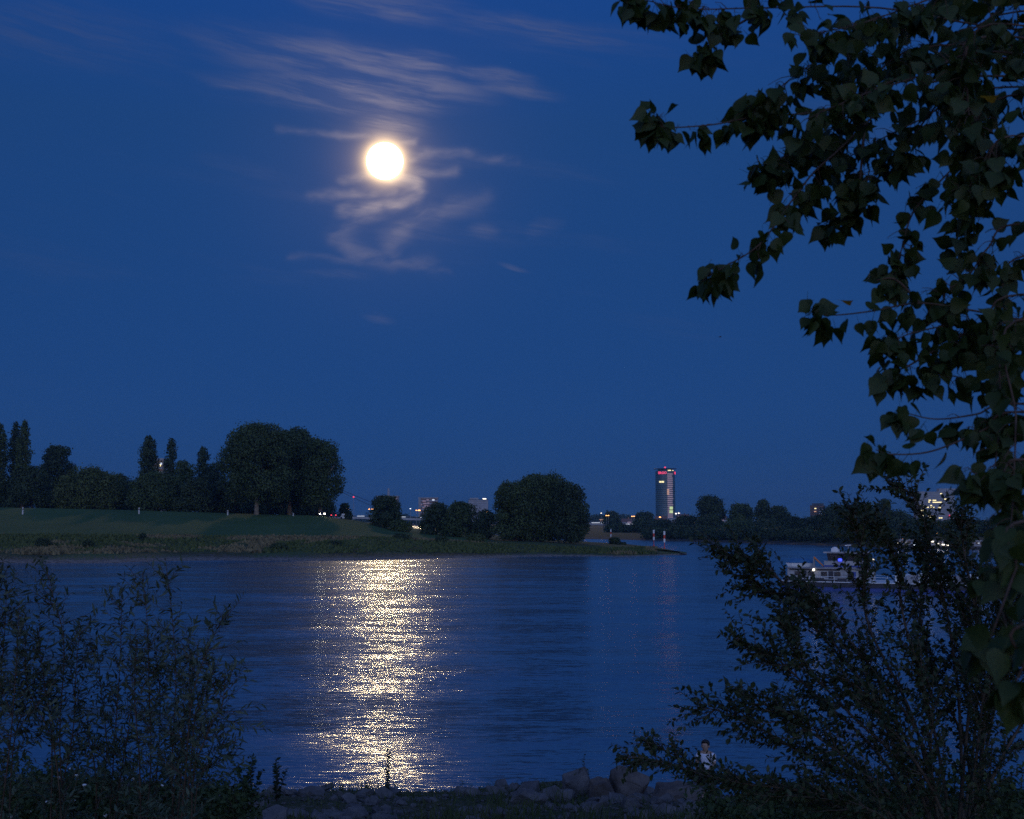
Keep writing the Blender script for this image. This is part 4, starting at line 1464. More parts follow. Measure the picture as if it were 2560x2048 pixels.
moored('moored_boat', 'long boat with a row of white lamps moored below the far trees', 2283, 396, 13.0, [(-5, 1.6, 'lamp_white', 0.4), (-2.4, 1.3, 'lamp_white', 0.4), (0.0, 1.0, 'lamp_cool', 0.35), (1.6, 1.1, 'lamp_cool', 0.35), (3.2, 1.0, 'lamp_white', 0.4), (5.2, 1.5, 'lamp_cool', 0.3)], rad(-8))
moored('moored_boat', 'brightly lit boat moored next to the long one', 2337, 388, 8.0, [(-2.4, 2.9, 'lamp_orange', 0.35), (-1.0, 2.1, 'lamp_white', 0.5), (0.4, 1.4, 'lamp_white', 0.6), (2.0, 1.2, 'lamp_white', 0.5), (3.2, 1.0, 'lamp_white', 0.45)], rad(-8))
moored('moored_boat', 'faintly lit boat moored behind the hanging poplar leaves', 2460, 372, 9.0, [(-2, 1.9, 'strip_light', 0.3), (0.5, 1.4, 'strip_light', 0.35), (2.5, 1.0, 'strip_light', 0.3)], rad(-8))
for u_, v_, Y_, l_ in ((2256, 1348, 410, 'small orange lamp on a pole by the long moored boat'), (2343, 1333, 420, 'small orange lamp on a tall pole above the brightly lit moored boat')):
    lamp(u_, v_, Y_, 'lamp_orange', l_, 0.18, 1.2, 'lamps above the moored boats')


def build_bird():
    Y = 230.0
    p = P(1800, 843, Y)
    mb = MB()
    mb.tube([(-0.26, 0, 0), (-0.12, 0, 0.02), (0.08, 0, 0.03), (0.24, 0, 0.05), (0.33, 0, 0.04)], [0.015, 0.06, 0.08, 0.05, 0.012], 8)
    t = thing('bird', 'small dark bird flying above the far bank', 'bird', p, rad(20))
    mb.build('body', 'feather', t, True)
    for s in (-1, 1):
        pts = [(0.10, 0, 0.05), (0.16, 0.24 * s, 0.17), (0.05, 0.52 * s, 0.14), (-0.06, 0.54 * s, 0.135), (-0.02, 0.24 * s, 0.15), (-0.08, 0, 0.04)]
        lo = [(x, y, z - 0.015) for x, y, z in pts]
        n = len(pts)
        MB().add(pts + lo, [tuple(range(n)), tuple(range(2 * n - 1, n - 1, -1))] + [(i, n + i, n + (i + 1) % n, (i + 1) % n) for i in range(n)]).build('wing', 'feather', t)
    MB().add([(-0.24, 0.02, 0), (-0.42, 0.08, 0), (-0.42, -0.08, 0), (-0.24, -0.02, 0), (-0.24, 0, 0.02)], [(0, 1, 2, 3), (0, 4, 1), (1, 4, 2), (2, 4, 3)]).build('tail', 'feather', t)


build_bird()


# ------------------------------------------------------------------ near plants
def leaf_proto(kind):
    """leaf in its own frame: +Y along the blade, base at the origin, Z its face; returns verts, faces (triangles)"""
    if kind == 'poplar':
        out = [(0.0, 0.0), (0.14, -0.07), (0.30, -0.05), (0.44, 0.06), (0.515, 0.21), (0.49, 0.36), (0.41, 0.50), (0.29, 0.645), (0.17, 0.78), (0.075, 0.93), (0.0, 1.10)]
        st = 0.65
    elif kind == 'oval':
        out = [(0.0, 0.0), (0.20, 0.18), (0.27, 0.45), (0.20, 0.75), (0.0, 1.0)]
        st = 0.12
    else:
        out = [(0.0, 0.0), (0.09, 0.2), (0.13, 0.45), (0.08, 0.75), (0.0, 1.0)]
        st = 0.05
    V, F = [], []
    n = len(out)
    for x, y in out:                                   # midrib
        V.append((0, y if x else y, -0.10 * y * y))
    for s in (1, -1):
        for x, y in out:
            V.append((s * x, y, 0.22 * x - 0.10 * y * y))
    for s, o in ((1, n), (-1, 2 * n)):
        for i in range(n - 1):
            a, b, c, d = i, i + 1, o + i + 1, o + i
            tri = [(a, d, c), (a, c, b)]
            if i == 0: tri = [(a, c, b)] if kind != 'poplar' else tri
            for q in tri:
                F.append(q if s > 0 else q[::-1])
    if kind == 'poplar':                               # long thin stalk
        b = len(V)
        V += [(-0.018, 0, 0), (0.018, 0, 0), (0.012, -st, 0.06), (-0.012, -st, 0.06)]
        F += [(b, b + 1, b + 2), (b, b + 2, b + 3)]
    V = np.array(V, dtype=float)
    return V, np.array(F)


PROTO = {k_: leaf_proto(k_) for k_ in ('poplar', 'oval', 'lance')}


def leaf_mesh(kind, variant):
    V, F = PROTO[kind]
    V = V.copy()
    r = np.random.default_rng(variant)
    V[:, 0] *= r.uniform(0.82, 1.12)
    V[:, 2] += V[:, 1] ** 2 * r.uniform(-0.18, 0.10) + V[:, 0] * V[:, 1] * r.uniform(-0.3, 0.3)
    return arr_mesh('leaf', V, F), V, F


def norm(a):
    return a / (np.linalg.norm(a, axis=-1, keepdims=True) + 1e-9)


def frames(d, up):
    d = norm(d)
    x = norm(np.cross(d, up))
    z = np.cross(x, d)
    return x, d, z


def catmull(pts, n):
    p = np.array(pts, dtype=float)
    if len(p) == 2:
        return p[0] + (p[1] - p[0]) * np.linspace(0, 1, n)[:, None]
    e = np.vstack([2 * p[0] - p[1], p, 2 * p[-1] - p[-2]])
    seg = len(p) - 1
    out = []
    for t in np.linspace(0, seg - 1e-6, n):
        i = int(t)
        f = t - i
        a, b, c, d = e[i], e[i + 1], e[i + 2], e[i + 3]
        out.append(0.5 * ((2 * b) + (c - a) * f + (2 * a - 5 * b + 4 * c - d) * f * f + (3 * b - a - 3 * c + d) * f ** 3))
    return np.array(out)


class Plant:
    def __init__(s, name, label, cat, base, leafkind, leafmat, size, group=None, seed=1):
        s.t = thing(name, label, cat, base, 0, group)
        s.base = np.array(base, dtype=float)
        s.kind, s.m, s.size = leafkind, leafmat, size
        s.pos, s.dir, s.up, s.sc = [], [], [], []
        s.rng = np.random.default_rng(seed)
        s.stem_mat = 'twig'
        s.twigs = MB()

    def stem(s, pts, r0, r1, n=14, sides=6, own=True, name='stem'):
        c = catmull(pts, n)
        rs = np.linspace(r0, r1, n)
        mb = MB() if own else s.twigs
        mb.tube([tuple(q - s.base) for q in c], list(rs), sides, cap=own)
        if own:
            mb.build(name, s.stem_mat, s.t, smooth=True)
        return c

    def leaf(s, p, d, up, sc=1.0):
        s.pos.append(p); s.dir.append(d); s.up.append(up); s.sc.append(sc)

    def finish(s, singles=300, key=None, odd=None):
        if s.twigs.v:
            s.twigs.build('twigs', s.stem_mat, s.t)['kind'] = 'stuff'
        p = np.array(s.pos)
        d = np.array(s.dir)
        u = np.array(s.up)
        sc = np.array(s.sc) * s.size
        x, y, z = frames(d, u)
        n = len(p)
        var = [leaf_mesh(s.kind, v) for v in range(5)]
        for me, _, _ in var:
            me.materials.append(MATS[s.m])
            if s.kind == 'poplar':
                me.polygons.foreach_set('use_smooth', np.ones(len(me.polygons), dtype=bool))
        # the leaves that show largest become single parts
        if key is None:
            order = np.argsort(-(sc / np.maximum(p[:, 1], 0.5)) * s.rng.uniform(0.8, 1.2, n))
        else:
            order = np.argsort(-key(p, sc))
        one = set(order[:singles].tolist())
        rest = np.array([i for i in range(n) if i not in one], dtype=int)
        for i in one:
            me = var[i % 5][0]
            if odd and i in odd:
                continue
            o = bpy.data.objects.new('leaf', me)
            M = Matrix(((x[i, 0] * sc[i], y[i, 0] * sc[i], z[i, 0] * sc[i], p[i, 0] - s.base[0]),
                        (x[i, 1] * sc[i], y[i, 1] * sc[i], z[i, 1] * sc[i], p[i, 1] - s.base[1]),
                        (x[i, 2] * sc[i], y[i, 2] * sc[i], z[i, 2] * sc[i], p[i, 2] - s.base[2]), (0, 0, 0, 1)))
            C.objects.link(o)
            o.parent = s.t
            o.matrix_basis = M
        if len(rest):
            Vs, Fs, b = [], [], 0
            for v in range(5):
                ii = rest[rest % 5 == v]
                _, V0, F0 = var[v]
                W = (V0[None, :, 0:1] * x[ii][:, None, :] + V0[None, :, 1:2] * y[ii][:, None, :] + V0[None, :, 2:3] * z[ii][:, None, :]) * sc[ii][:, None, None] + (p[ii] - s.base)[:, None, :]
                Fs.append((F0[None] + (np.arange(len(ii)) * len(V0))[:, None, None]).reshape(-1, 3) + b)
                Vs.append(W.reshape(-1, 3))
                b += len(ii) * len(V0)
            o = link('foliage', arr_mesh('foliage', np.concatenate(Vs), np.concatenate(Fs)), s.m, s.t)
            o['kind'] = 'stuff'
        return n


def rdir(rng):
    return norm(rng.normal(size=3))


def shoot(pl, c, dens, size_var=(0.7, 1.15), start=0.2, droop=0.15, fwd=0.55, petiole=0.0):
    """leaves set alternately along a twig curve c"""
    rng = pl.rng
    seg = np.linalg.norm(np.diff(c, axis=0), axis=1)
    L = seg.sum()
    n = max(2, int(L * dens))
    cum = np.concatenate([[0], np.cumsum(seg)])
    for q in np.linspace(start, 1.0, n):
        t = min(q * L, L - 1e-4)
        i = min(int(np.searchsorted(cum, t)) - 1, len(seg) - 1)
        i = max(i, 0)
        f = (t - cum[i]) / seg[i]
        p = c[i] + (c[i + 1] - c[i]) * f
        tan = norm(c[i + 1] - c[i])
        side = norm(np.cross(tan, rdir(rng)))
        d = norm(tan * fwd + side * rng.uniform(0.5, 1.0) + np.array([0, 0, -droop * rng.uniform(0, 2)]))
        up = norm(np.array([0, 0, 1.0]) + 0.7 * rng.normal(size=3))
        pl.leaf(p + side * petiole, d, up, rng.uniform(*size_var))


def W3(u, v, Y):
    return np.array(P(u, v, Y))


# ---- poplar hanging in from the side
def build_poplar():
    bx, by = 3.3, 4.9
    base = (bx, by, float(near_z(bx, by)) - 0.05)
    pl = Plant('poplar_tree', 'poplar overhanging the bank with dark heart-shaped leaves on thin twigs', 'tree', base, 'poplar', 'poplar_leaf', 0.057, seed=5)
    rng = pl.rng
    trunk = [(bx, by, base[2] - 0.3), (bx + 0.05, by, 7.5), (bx - 0.05, by + 0.05, 9.2), (bx + 0.1, by, 11.0), (bx, by, 13.0)]
    pl.stem_mat = 'bark'
    pl.stem(trunk, 0.19, 0.05, 24, 12, name='trunk')
    pl.stem_mat = 'twig'

    def tz(z):
        return np.array([bx, by, z])

    def branch(px, n, spread, r=0.0055, rise=0.35, tip=0, join=True, sz=(0.75, 1.2)):
        pts = [W3(*q) for q in px]
        if join:
            z = pts[0][2] - rise
            pts = [tz(z), (tz(z) + pts[0]) / 2 + np.array([0, 0, 0.12])] + pts
        c = pl.stem(pts, r, 0.0016, 8 + 5 * len(pts), 6, name='branch')
        # side twigs with leaves hanging on long stalks
        vis = c[int(len(c) * 0.25):] if join else c
        done = 0
        n = int(n * 1.55)
        while done < n:
            i = int(rng.uniform(0, 1) ** 0.9 * (len(vis) - 1))
            f = rng.uniform()
            j = min(i + 1, len(vis) - 1)
            p0 = vis[i] + (vis[j] - vis[i]) * f
            Yd = max(p0[1], 1.5)
            L = spread / ppm(Yd) * rng.uniform(0.35, 1.25)
            tan = norm(vis[j] - vis[i] + 1e-6)
            dd = norm(tan * 0.5 + rdir(rng) * np.array([1, 0.9, 0.8]) + np.array([0, 0, -0.25]))
            p1 = p0 + dd * L
            if L > 0.04:
                mid = (p0 + p1) / 2 + np.array([0, 0, 0.01])
                pl.stem([p0, mid, p1], 0.0016, 0.0009, 5, 4, own=False)
            k = int(rng.integers(1, 4))
            for _ in range(k):
                q = p0 + (p1 - p0) * rng.uniform(0.55, 1.05)
                hang = norm(np.array([rng.normal(0, 0.55), rng.normal(0, 0.55), -1.0]))
                # blade hangs below its stalk
                if rng.random() < 0.22:
                    hang = norm(rng.normal(size=3))
                pl.leaf(q + hang * 0.035, hang, norm(rng.normal(size=3) * np.array([1, 0.75, 0.5]) + np.array([0, -0.5, 0.2])), rng.uniform(*sz))
                done += 1
        for _ in range(tip):
            q = c[-1] + rdir(rng) * 26 / ppm(c[-1][1])
            hang = norm(np.array([rng.normal(0, 0.7), rng.normal(0, 0.6), -0.8]))
            pl.leaf(q, hang, norm(rng.normal(size=3) + np.array([0, -0.6, 0.2])), rng.uniform(*sz))
    Y = 4.6
    B = branch
    B([(2500, 70, 4.9), (2200, 20, 4.8), (1900, 20, 4.6), (1720, 22, 4.5), (1580, -8, 4.4)], 110, 40, tip=4)
    B([(1900, 30, 4.6), (1800, 88, 4.6), (1745, 128, 4.6)], 20, 24, join=False, tip=5)
    B([(2450, -40, 5.0), (2250, 80, 4.9), (2050, 150, 4.7), (1930, 235, 4.6), (1890, 265, 4.6)], 135, 60, tip=4)
    B([(2400, 150, 4.9), (2080, 270, 4.7), (1900, 290, 4.6), (1780, 312, 4.5), (1660, 318, 4.5), (1635, 296, 4.5)], 84, 34, tip=5)
    B([(2300, 120, 4.9), (2120, 290, 4.8), (1990, 380, 4.7), (1880, 420, 4.6)], 90, 52, tip=4)
    B([(2350, 200, 4.9), (2080, 390, 4.7), (1985, 495, 4.6), (1900, 610, 4.5), (1810, 668, 4.5), (1775, 690, 4.5)], 74, 36, tip=5)
    B([(2480, 90, 4.4), (2380, 210, 4.4), (2290, 330, 4.5), (2200, 430, 4.6), (2110, 480, 4.6)], 100, 52, tip=4)
    B([(2520, 240, 4.7), (2400, 400, 4.7), (2290, 520, 4.6), (2255, 620, 4.6), (2235, 690, 4.6)], 84, 44, tip=4)
    B([(2560, 420, 4.9), (2450, 480, 4.9), (2400, 560, 4.9), (2390, 640, 4.9)], 54, 48, tip=3)
    B([(2560, 800, 4.7), (2440, 778, 4.6), (2300, 758, 4.5), (2180, 778, 4.4), (2075, 788, 4.4), (2030, 772, 4.4)], 30, 26, tip=9)
    B([(2300, 760, 4.5), (2240, 700, 4.5), (2190, 700, 4.5)], 12, 24, join=False, tip=4)
    B([(2560, 850, 4.6), (2430, 812, 4.6), (2290, 830, 4.5), (2200, 870, 4.5)], 66, 44, tip=8)
    B([(2420, 830, 4.6), (2330, 880, 4.5), (2260, 920, 4.5), (2210, 930, 4.5)], 46, 38, join=False, tip=4)
    B([(2560, 900, 4.5), (2480, 960, 4.5), (2380, 940, 4.5), (2300, 945, 4.5)], 30, 32, tip=3)
    B([(2560, 1010, 4.3), (2440, 1036, 4.3), (2340, 1048, 4.3), (2262, 1032, 4.3)], 22, 26, tip=6)
    B([(2560, 1030, 4.2), (2460, 1075, 4.2), (2330, 1128, 4.2), (2230, 1136, 4.2), (2190, 1125, 4.2)], 28, 32, tip=12)
    B([(2520, 740, 4.5), (2500, 900, 4.4), (2500, 1050, 4.2), (2480, 1220, 4.0)], 80, 56, tip=4)
    B([(2545, 800, 4.2), (2540, 1050, 4.0), (2530, 1280, 3.8), (2510, 1420, 3.6)], 75, 60, tip=6)
    B([(2580, 1150, 3.6), (2530, 1180, 3.6), (2470, 1190, 3.6), (2425, 1180, 3.6)], 24, 36, tip=3)
    B([(2580, 1300, 3.0), (2540, 1420, 2.9), (2500, 1530, 2.8), (2475, 1600, 2.8)], 22, 50, tip=4)
    B([(2600, 1550, 2.6), (2560, 1660, 2.6), (2520, 1740, 2.6)], 10, 46, tip=4)
    B([(2480, 60, 4.2), (2420, 260, 4.2), (2480, 400, 4.2)], 110, 80, tip=6)
    B([(2540, 30, 5.2), (2400, 90, 5.2), (2200, 160, 5.1), (2100, 220, 5.0)], 90, 70, tip=6)
    B([(2560, 560, 4.6), (2470, 620, 4.6), (2420, 690, 4.6), (2340, 740, 4.6)], 44, 44, tip=3)
    B([(2560, 640, 5.0), (2500, 760, 5.0), (2440, 860, 5.0)], 54, 52, tip=3)
    B([(2160, 330, 4.7), (2150, 450, 4.7), (2140, 520, 4.7), (2060, 560, 4.7)], 26, 30, join=False, tip=3)

    B([(2540, -60, 4.6), (2350, -10, 4.5), (2150, 60, 4.5), (2000, 90, 4.4)], 90, 60, tip=4)
    B([(2500, 130, 4.3), (2300, 190, 4.3), (2150, 240, 4.3), (2010, 300, 4.3)], 90, 62, tip=4)
    B([(2480, 220, 4.9), (2300, 300, 4.9), (2180, 360, 4.9), (2060, 430, 4.9)], 70, 56, tip=4)
    B([(2560, 340, 4.1), (2460, 420, 4.1), (2400, 500, 4.1)], 50, 56, tip=4)

    def key(p, sc):
        uu = 1280 + p[:, 0] / p[:, 1] * FPX
        return np.where(uu < 2570, sc / p[:, 1], 0) * rng.uniform(0.7, 1.3, len(p)) * np.where(uu < 2350, 1.3, 1.0)
    pl.finish(300, key)
    for (u, v, Y) in ((2105, 752, 4.35), (2462, 245, 4.0)):
        me, V, F = leaf_mesh('poplar', 9)
        o = link('leaf', me, 'poplar_leaf_autumn', pl.t)
        o['label'] = 'orange autumn leaf'
        o.location = W3(u, v, Y) - pl.base
        o.scale = (0.05,) * 3
        o.rotation_euler = (rad(200), rad(15), rad(30))


build_poplar()


# ---- bush of many arching stems
def build_bush():
    bx = W3(2400, 2300, 10)[0]
    base = (bx, 10.0, float(near_z(bx, 10.0)) - 0.05)
    pl = Plant('river_bush', 'large dark arching bush with small leaves leaning over the bank', 'bush', base, 'oval', 'bush_leaf', 0.050, seed=8)
    rng = pl.rng
    pl.stem_mat = 'bark'
    root = np.array(base) + np.array([0, 0, 0.02])
    stems = [[(2250, 1900, 10.2), (2080, 1600, 10.3), (1940, 1440, 10.2), (1880, 1400, 10.2), (1808, 1392, 10.2)],
             [(2300, 1850, 10.0), (2170, 1560, 10.0), (2160, 1400, 10.0), (2122, 1262, 10.0)],
             [(2240, 1950, 9.7), (2020, 1720, 9.7), (1930, 1640, 9.7), (1842, 1604, 9.7)],
             [(2200, 2000, 9.5), (2000, 1880, 9.5), (1860, 1800, 9.5), (1740, 1762, 9.5)],
             [(2160, 2060, 9.2), (1960, 1985, 9.2), (1800, 1950, 9.2), (1660, 1905, 9.2), (1556, 1888, 9.2)],
             [(2180, 2060, 9.3), (1990, 1990, 9.3), (1830, 1960, 9.3), (1690, 1890, 9.3), (1610, 1850, 9.3)],
             [(2280, 1880, 10.4), (2080, 1620, 10.4), (1960, 1500, 10.4), (1872, 1468, 10.4)],
             [(2340, 1850, 10.2), (2260, 1550, 10.2), (2240, 1400, 10.2), (2180, 1300, 10.2)],
             [(2400, 1800, 10.4), (2370, 1550, 10.4), (2330, 1380, 10.4), (2290, 1250, 10.4), (2240, 1212, 10.4)],
             [(2420, 1800, 10.0), (2440, 1560, 10.0), (2410, 1380, 10.0), (2400, 1300, 10.0)],
             [(2460, 1850, 9.8), (2520, 1600, 9.8), (2500, 1420, 9.8)],
             [(2300, 1980, 9.4), (2120, 1780, 9.4), (2000, 1650, 9.4), (1960, 1560, 9.4)],
             [(2320, 1900, 9.8), (2200, 1700, 9.8), (2090, 1560, 9.8), (2020, 1480, 9.8)],
             [(2280, 2050, 9.0), (2120, 1900, 9.0), (1980, 1800, 9.0), (1880, 1740, 9.0)],
             [(2480, 1950, 9.2), (2580, 1750, 9.2), (2600, 1560, 9.2)],
             [(2440, 1900, 9.6), (2470, 1700, 9.6), (2560, 1500, 9.6)],
             [(2420, 1000 + 900, 10.5), (2330, 1680, 10.5), (2300, 1520, 10.5), (2320, 1420, 10.5)],
             [(2440, 1800, 10.6), (2420, 1600, 10.6), (2380, 1450, 10.6), (2300, 1370, 10.6)],
             [(2460, 1800, 10.3), (2500, 1600, 10.3), (2480, 1480, 10.3), (2420, 1400, 10.3)],
             [(2480, 1800, 10.1), (2540, 1620, 10.1), (2560, 1450, 10.1)],
             [(2330, 1950, 9.3), (2330, 1750, 9.3), (2280, 1620, 9.3)],
             [(2350, 2020, 9.1), (2250, 1850, 9.1), (2180, 1750, 9.1), (2100, 1690, 9.1)],
             [(2250, 2080, 8.8), (2100, 2000, 8.8), (1950, 1970, 8.8), (1830, 1960, 8.8)]]
    for st in stems:
        pts = [root + np.array([rng.normal(0, 0.10), rng.normal(0, 0.10), 0])] + [W3(*q) for q in st]
        c = pl.stem(pts, 0.015, 0.0025, 30, 6)
        L = np.linalg.norm(np.diff(c, axis=0), axis=1).sum()
        nt = int(L * 26)
        slim = 0.6 if st[-1][0] < 1650 else 1.0
        for i in range(nt):
            f = rng.uniform(0.12, 1.0) ** 0.75
            k_ = min(int(f * (len(c) - 1)), len(c) - 2)
            p0 = c[k_]
            tan = norm(c[k_ + 1] - c[k_])
            side = rdir(rng)
            dd = norm(tan * rng.uniform(0.7, 1.3) + side * 0.75 + np.array([-0.06, 0, 0.10]))
            Lt = rng.uniform(0.12, 0.48) * (1.25 - 0.62 * f) * slim
            p1 = p0 + dd * Lt
            mid = (p0 + p1) / 2 + rdir(rng) * 0.03 * Lt / 0.3
            tw = catmull([p0, mid, p1], 6)
            pl.stem([p0, mid, p1], 0.0035, 0.0015, 5, 4, own=False)
            shoot(pl, tw, 48, start=0.15, droop=0.1)
        shoot(pl, c[-7:], 55, start=0.0, droop=0.1)
    pl.finish(300)


build_bush()


# ---- willow shoots
def build_willows():
    rows = [('tall feathery willow shrub, outermost and thickest of the willow row', [[(-60, 1900), (-30, 1600), (-14, 1372)], [(-20, 1900), (10, 1600), (18, 1415)], [(20, 1900), (38, 1700), (48, 1500)], [(-40, 1900), (-60, 1600), (-70, 1450)], [(30, 1900), (70, 1750), (110, 1640)]], 10.6, 11),
            ('slim willow shrub with one bare-tipped leading shoot', [[(150, 1900), (160, 1620), (135, 1500), (114, 1408)], [(130, 1900), (110, 1700), (90, 1560)], [(170, 1900), (190, 1680), (200, 1560)], [(140, 1900), (70, 1720), (62, 1570)]], 11.0, 12),
            ('leafy willow shrub between two taller neighbours', [[(260, 1950), (250, 1700), (240, 1590)], [(280, 1950), (300, 1650), (305, 1462)], [(240, 1950), (190, 1760), (175, 1650)], [(300, 1950), (330, 1750), (325, 1560)]], 11.4, 13),
            ('tall upright willow shrub with two leading shoots', [[(375, 1950), (372, 1700), (368, 1560), (356, 1430)], [(430, 1950), (440, 1700), (432, 1560), (414, 1402)], [(390, 1950), (400, 1750), (385, 1600)], [(440, 1950), (480, 1720), (470, 1590)], [(350, 1950), (335, 1720), (345, 1600)]], 11.0, 14),
            ('willow shrub with a shoot arching out over the moonlit water', [[(460, 1980), (480, 1750), (525, 1610), (572, 1520)], [(470, 1980), (490, 1780), (525, 1690), (512, 1640)], [(480, 1980), (525, 1820), (555, 1760), (562, 1690)], [(450, 1980), (460, 1800), (455, 1680)], [(490, 1990), (530, 1900), (560, 1850)]], 10.6, 15)]
    for lab, stems, Y, seed in rows:
        um = sum(s[0][0] for s in stems) / len(stems)
        bx = W3(um, 2000, Y)[0]
        base = (bx, Y, float(near_z(bx, Y)) - 0.05)
        pl = Plant('willow_shrub', lab, 'shrub', base, 'lance', 'willow_leaf', 0.084, 'willow shrubs on the near bank', seed)
        rng = pl.rng
        for st in stems:
            yy = Y + rng.normal(0, 0.25)
            pts = [np.array(base) + np.array([rng.normal(0, 0.15), rng.normal(0, 0.1), 0.02])] + [W3(u, v, yy) for u, v in st]
            c = pl.stem(pts, 0.008, 0.0018, 26, 5)
            L = np.linalg.norm(np.diff(c, axis=0), axis=1).sum()
            for i in range(int(L * 16)):
                f = rng.uniform(0.08, 0.97)
                k_ = min(int(f * (len(c) - 1)), len(c) - 2)
                tan = norm(c[k_ + 1] - c[k_])
                dd = norm(tan * rng.uniform(0.3, 1.2) + rdir(rng) * np.array([1, 1, 0.5]))
                Lt = rng.uniform(0.15, 0.60) * (1.25 - 0.8 * f)
                p0 = c[k_]
                p1 = p0 + dd * Lt
                mid = (p0 + p1) / 2 + np.array([0, 0, -0.02])
                tw = catmull([p0, mid, p1], 6)
                pl.stem([p0, mid, p1], 0.003, 0.0012, 5, 4, own=False)
                shoot(pl, tw, 36, (0.5, 1.2), 0.1, 0.12, 0.6)
            shoot(pl, c[8:], 40, (0.6, 1.2), 0.0, 0.1, 0.6)
        pl.finish(300)


build_willows()


# ---- brambles and low scrub
def bramble(u, vtop, Y, W, lab, seed, leafm='bramble_leaf', dens=1.0, grp='brambles on the near bank', flowers=0):
    x = W3(u, HOR, Y)[0]
    zg = float(near_z(x, Y))
    H = max(0.25, W3(u, vtop, Y)[2] - zg)
    pl = Plant('bramble', lab, 'bramble', (x, Y, zg - 0.03), 'oval', leafm, 0.075, grp, seed)
    rng = pl.rng
    w = W / ppm(Y) / 2
    for i in range(int(24 * dens * max(1, w / 0.7))):
        a = rng.uniform(0, 6.28)
        r0 = w * 0.5 * rng.uniform()
        e = w * rng.uniform(0.5, 1.05)
        p0 = np.array([x + math.cos(a) * r0, Y + math.sin(a) * r0 * 0.6, zg])
        top = H * rng.uniform(0.55, 1.08) * math.sqrt(max(0.12, 1 - (e / (1.15 * w)) ** 2))
        p1 = np.array([x + math.cos(a) * (r0 + e) / 2, Y + math.sin(a) * e * 0.4, zg + top * 1.0])
        p2 = np.array([x + math.cos(a) * e, Y + math.sin(a) * e * 0.6, zg + top * rng.uniform(0.4, 0.95)])
        c = pl.stem([p0, p1, p2], 0.006, 0.002, 12, 4, own=False)
        for j in range(3, 12):
            for _ in range(3):
                dd = norm(rdir(rng) + np.array([0, -0.2, 0.3]))
                tw = catmull([c[j], c[j] + dd * rng.uniform(0.08, 0.22)], 4)
                shoot(pl, tw, 24, (0.5, 1.2), 0.2, 0.2, 0.5)
    for i in range(flowers):
        a = rng.uniform(0, 6.28)
        q = np.array([math.cos(a) * w * rng.uniform(0.1, 0.9), -abs(math.sin(a)) * w * 0.5, H * rng.uniform(0.25, 0.85)])
        MB().lathe([(0.004, -0.02), (0.028, 0.0), (0.03, 0.008), (0.006, 0.016)], 6, *q).build('blossom', 'petal', pl.t)
    pl.finish(120)


LB = [(40, 1850, 15.0, 260, 'dark bramble mound beneath the thickest willow shrub', 21, 6), (190, 1862, 16.0, 260, 'dark bramble mound beneath the slim willow shrub', 22, 9), (330, 1868, 15.5, 240, 'dark bramble mound beneath the two-shoot willow shrub', 23, 4),
      (470, 1880, 17.0, 220, 'dark bramble mound beneath the arching willow shrub', 24, 2), (590, 1905, 19.0, 180, 'dark bramble mound at the end of the willow row', 25, 0), (100, 1930, 12.5, 300, 'low bramble patch flecked with white blossom below the slim willow', 26, 14),
      (330, 1945, 12.5, 300, 'low bramble patch in front of the two-shoot willow shrub', 27, 5), (540, 1955, 14.0, 240, 'low bramble patch in front of the arching willow shrub', 28, 1)]
for u_, v_, Y_, w_, lab_, sd_, fl_ in LB:
    bramble(u_, v_, Y_, w_, lab_, sd_, flowers=fl_)
RB = [(1800, 1925, 17.0, 260, 'dark bramble mound beside the brown boulder', 31), (1960, 1915, 16.5, 260, 'dark bramble mound next to the one beside the boulder', 32), (2120, 1900, 16.0, 280, 'dark bramble mound under the middle of the arching bush', 33),
      (2290, 1890, 15.5, 280, 'dark bramble mound at the root of the arching bush', 34), (2460, 1885, 15.0, 300, 'dark bramble mound beyond the root of the arching bush', 35), (1880, 1965, 13.0, 300, 'low bramble patch in front of the mound by the boulder', 36),
      (2120, 1950, 12.5, 320, 'low bramble patch in front of the arching bush', 37), (2400, 1940, 12.0, 340, 'low bramble patch at the foot of the poplar side', 38)]
for u_, v_, Y_, w_, lab_, sd_ in RB:
    bramble(u_, v_, Y_, w_, lab_, sd_)


# ---- slim weeds standing against the water
def weed(u, vtop, Y, n, lab, seed, spread=0.12, leaf=0.05, dens=60):
    x = W3(u, HOR, Y)[0]
    zg = float(near_z(x, Y))
    H = W3(u, vtop, Y)[2] - zg
    pl = Plant('riverside_weed', lab, 'weed', (x, Y, zg - 0.02), 'oval', 'bush_leaf', leaf * 1.5, 'weeds at the water edge', seed)
    rng = pl.rng
    for i in range(n):
        h = H * (1.0 if i == 0 else rng.uniform(0.45, 0.95))
        dx = rng.normal(0, spread, 2) * (0.25 if i == 0 else 1)
        c = pl.stem([(x, Y, zg - 0.02), (x + dx[0] * 0.6, Y + dx[1] * 0.6, zg + h * 0.55), (x + dx[0], Y + dx[1], zg + h)], 0.007, 0.002, 10, 4, own=True)
        shoot(pl, c, dens, (0.5, 1.2), 0.12, 0.1, 0.4)
    pl.finish(0)


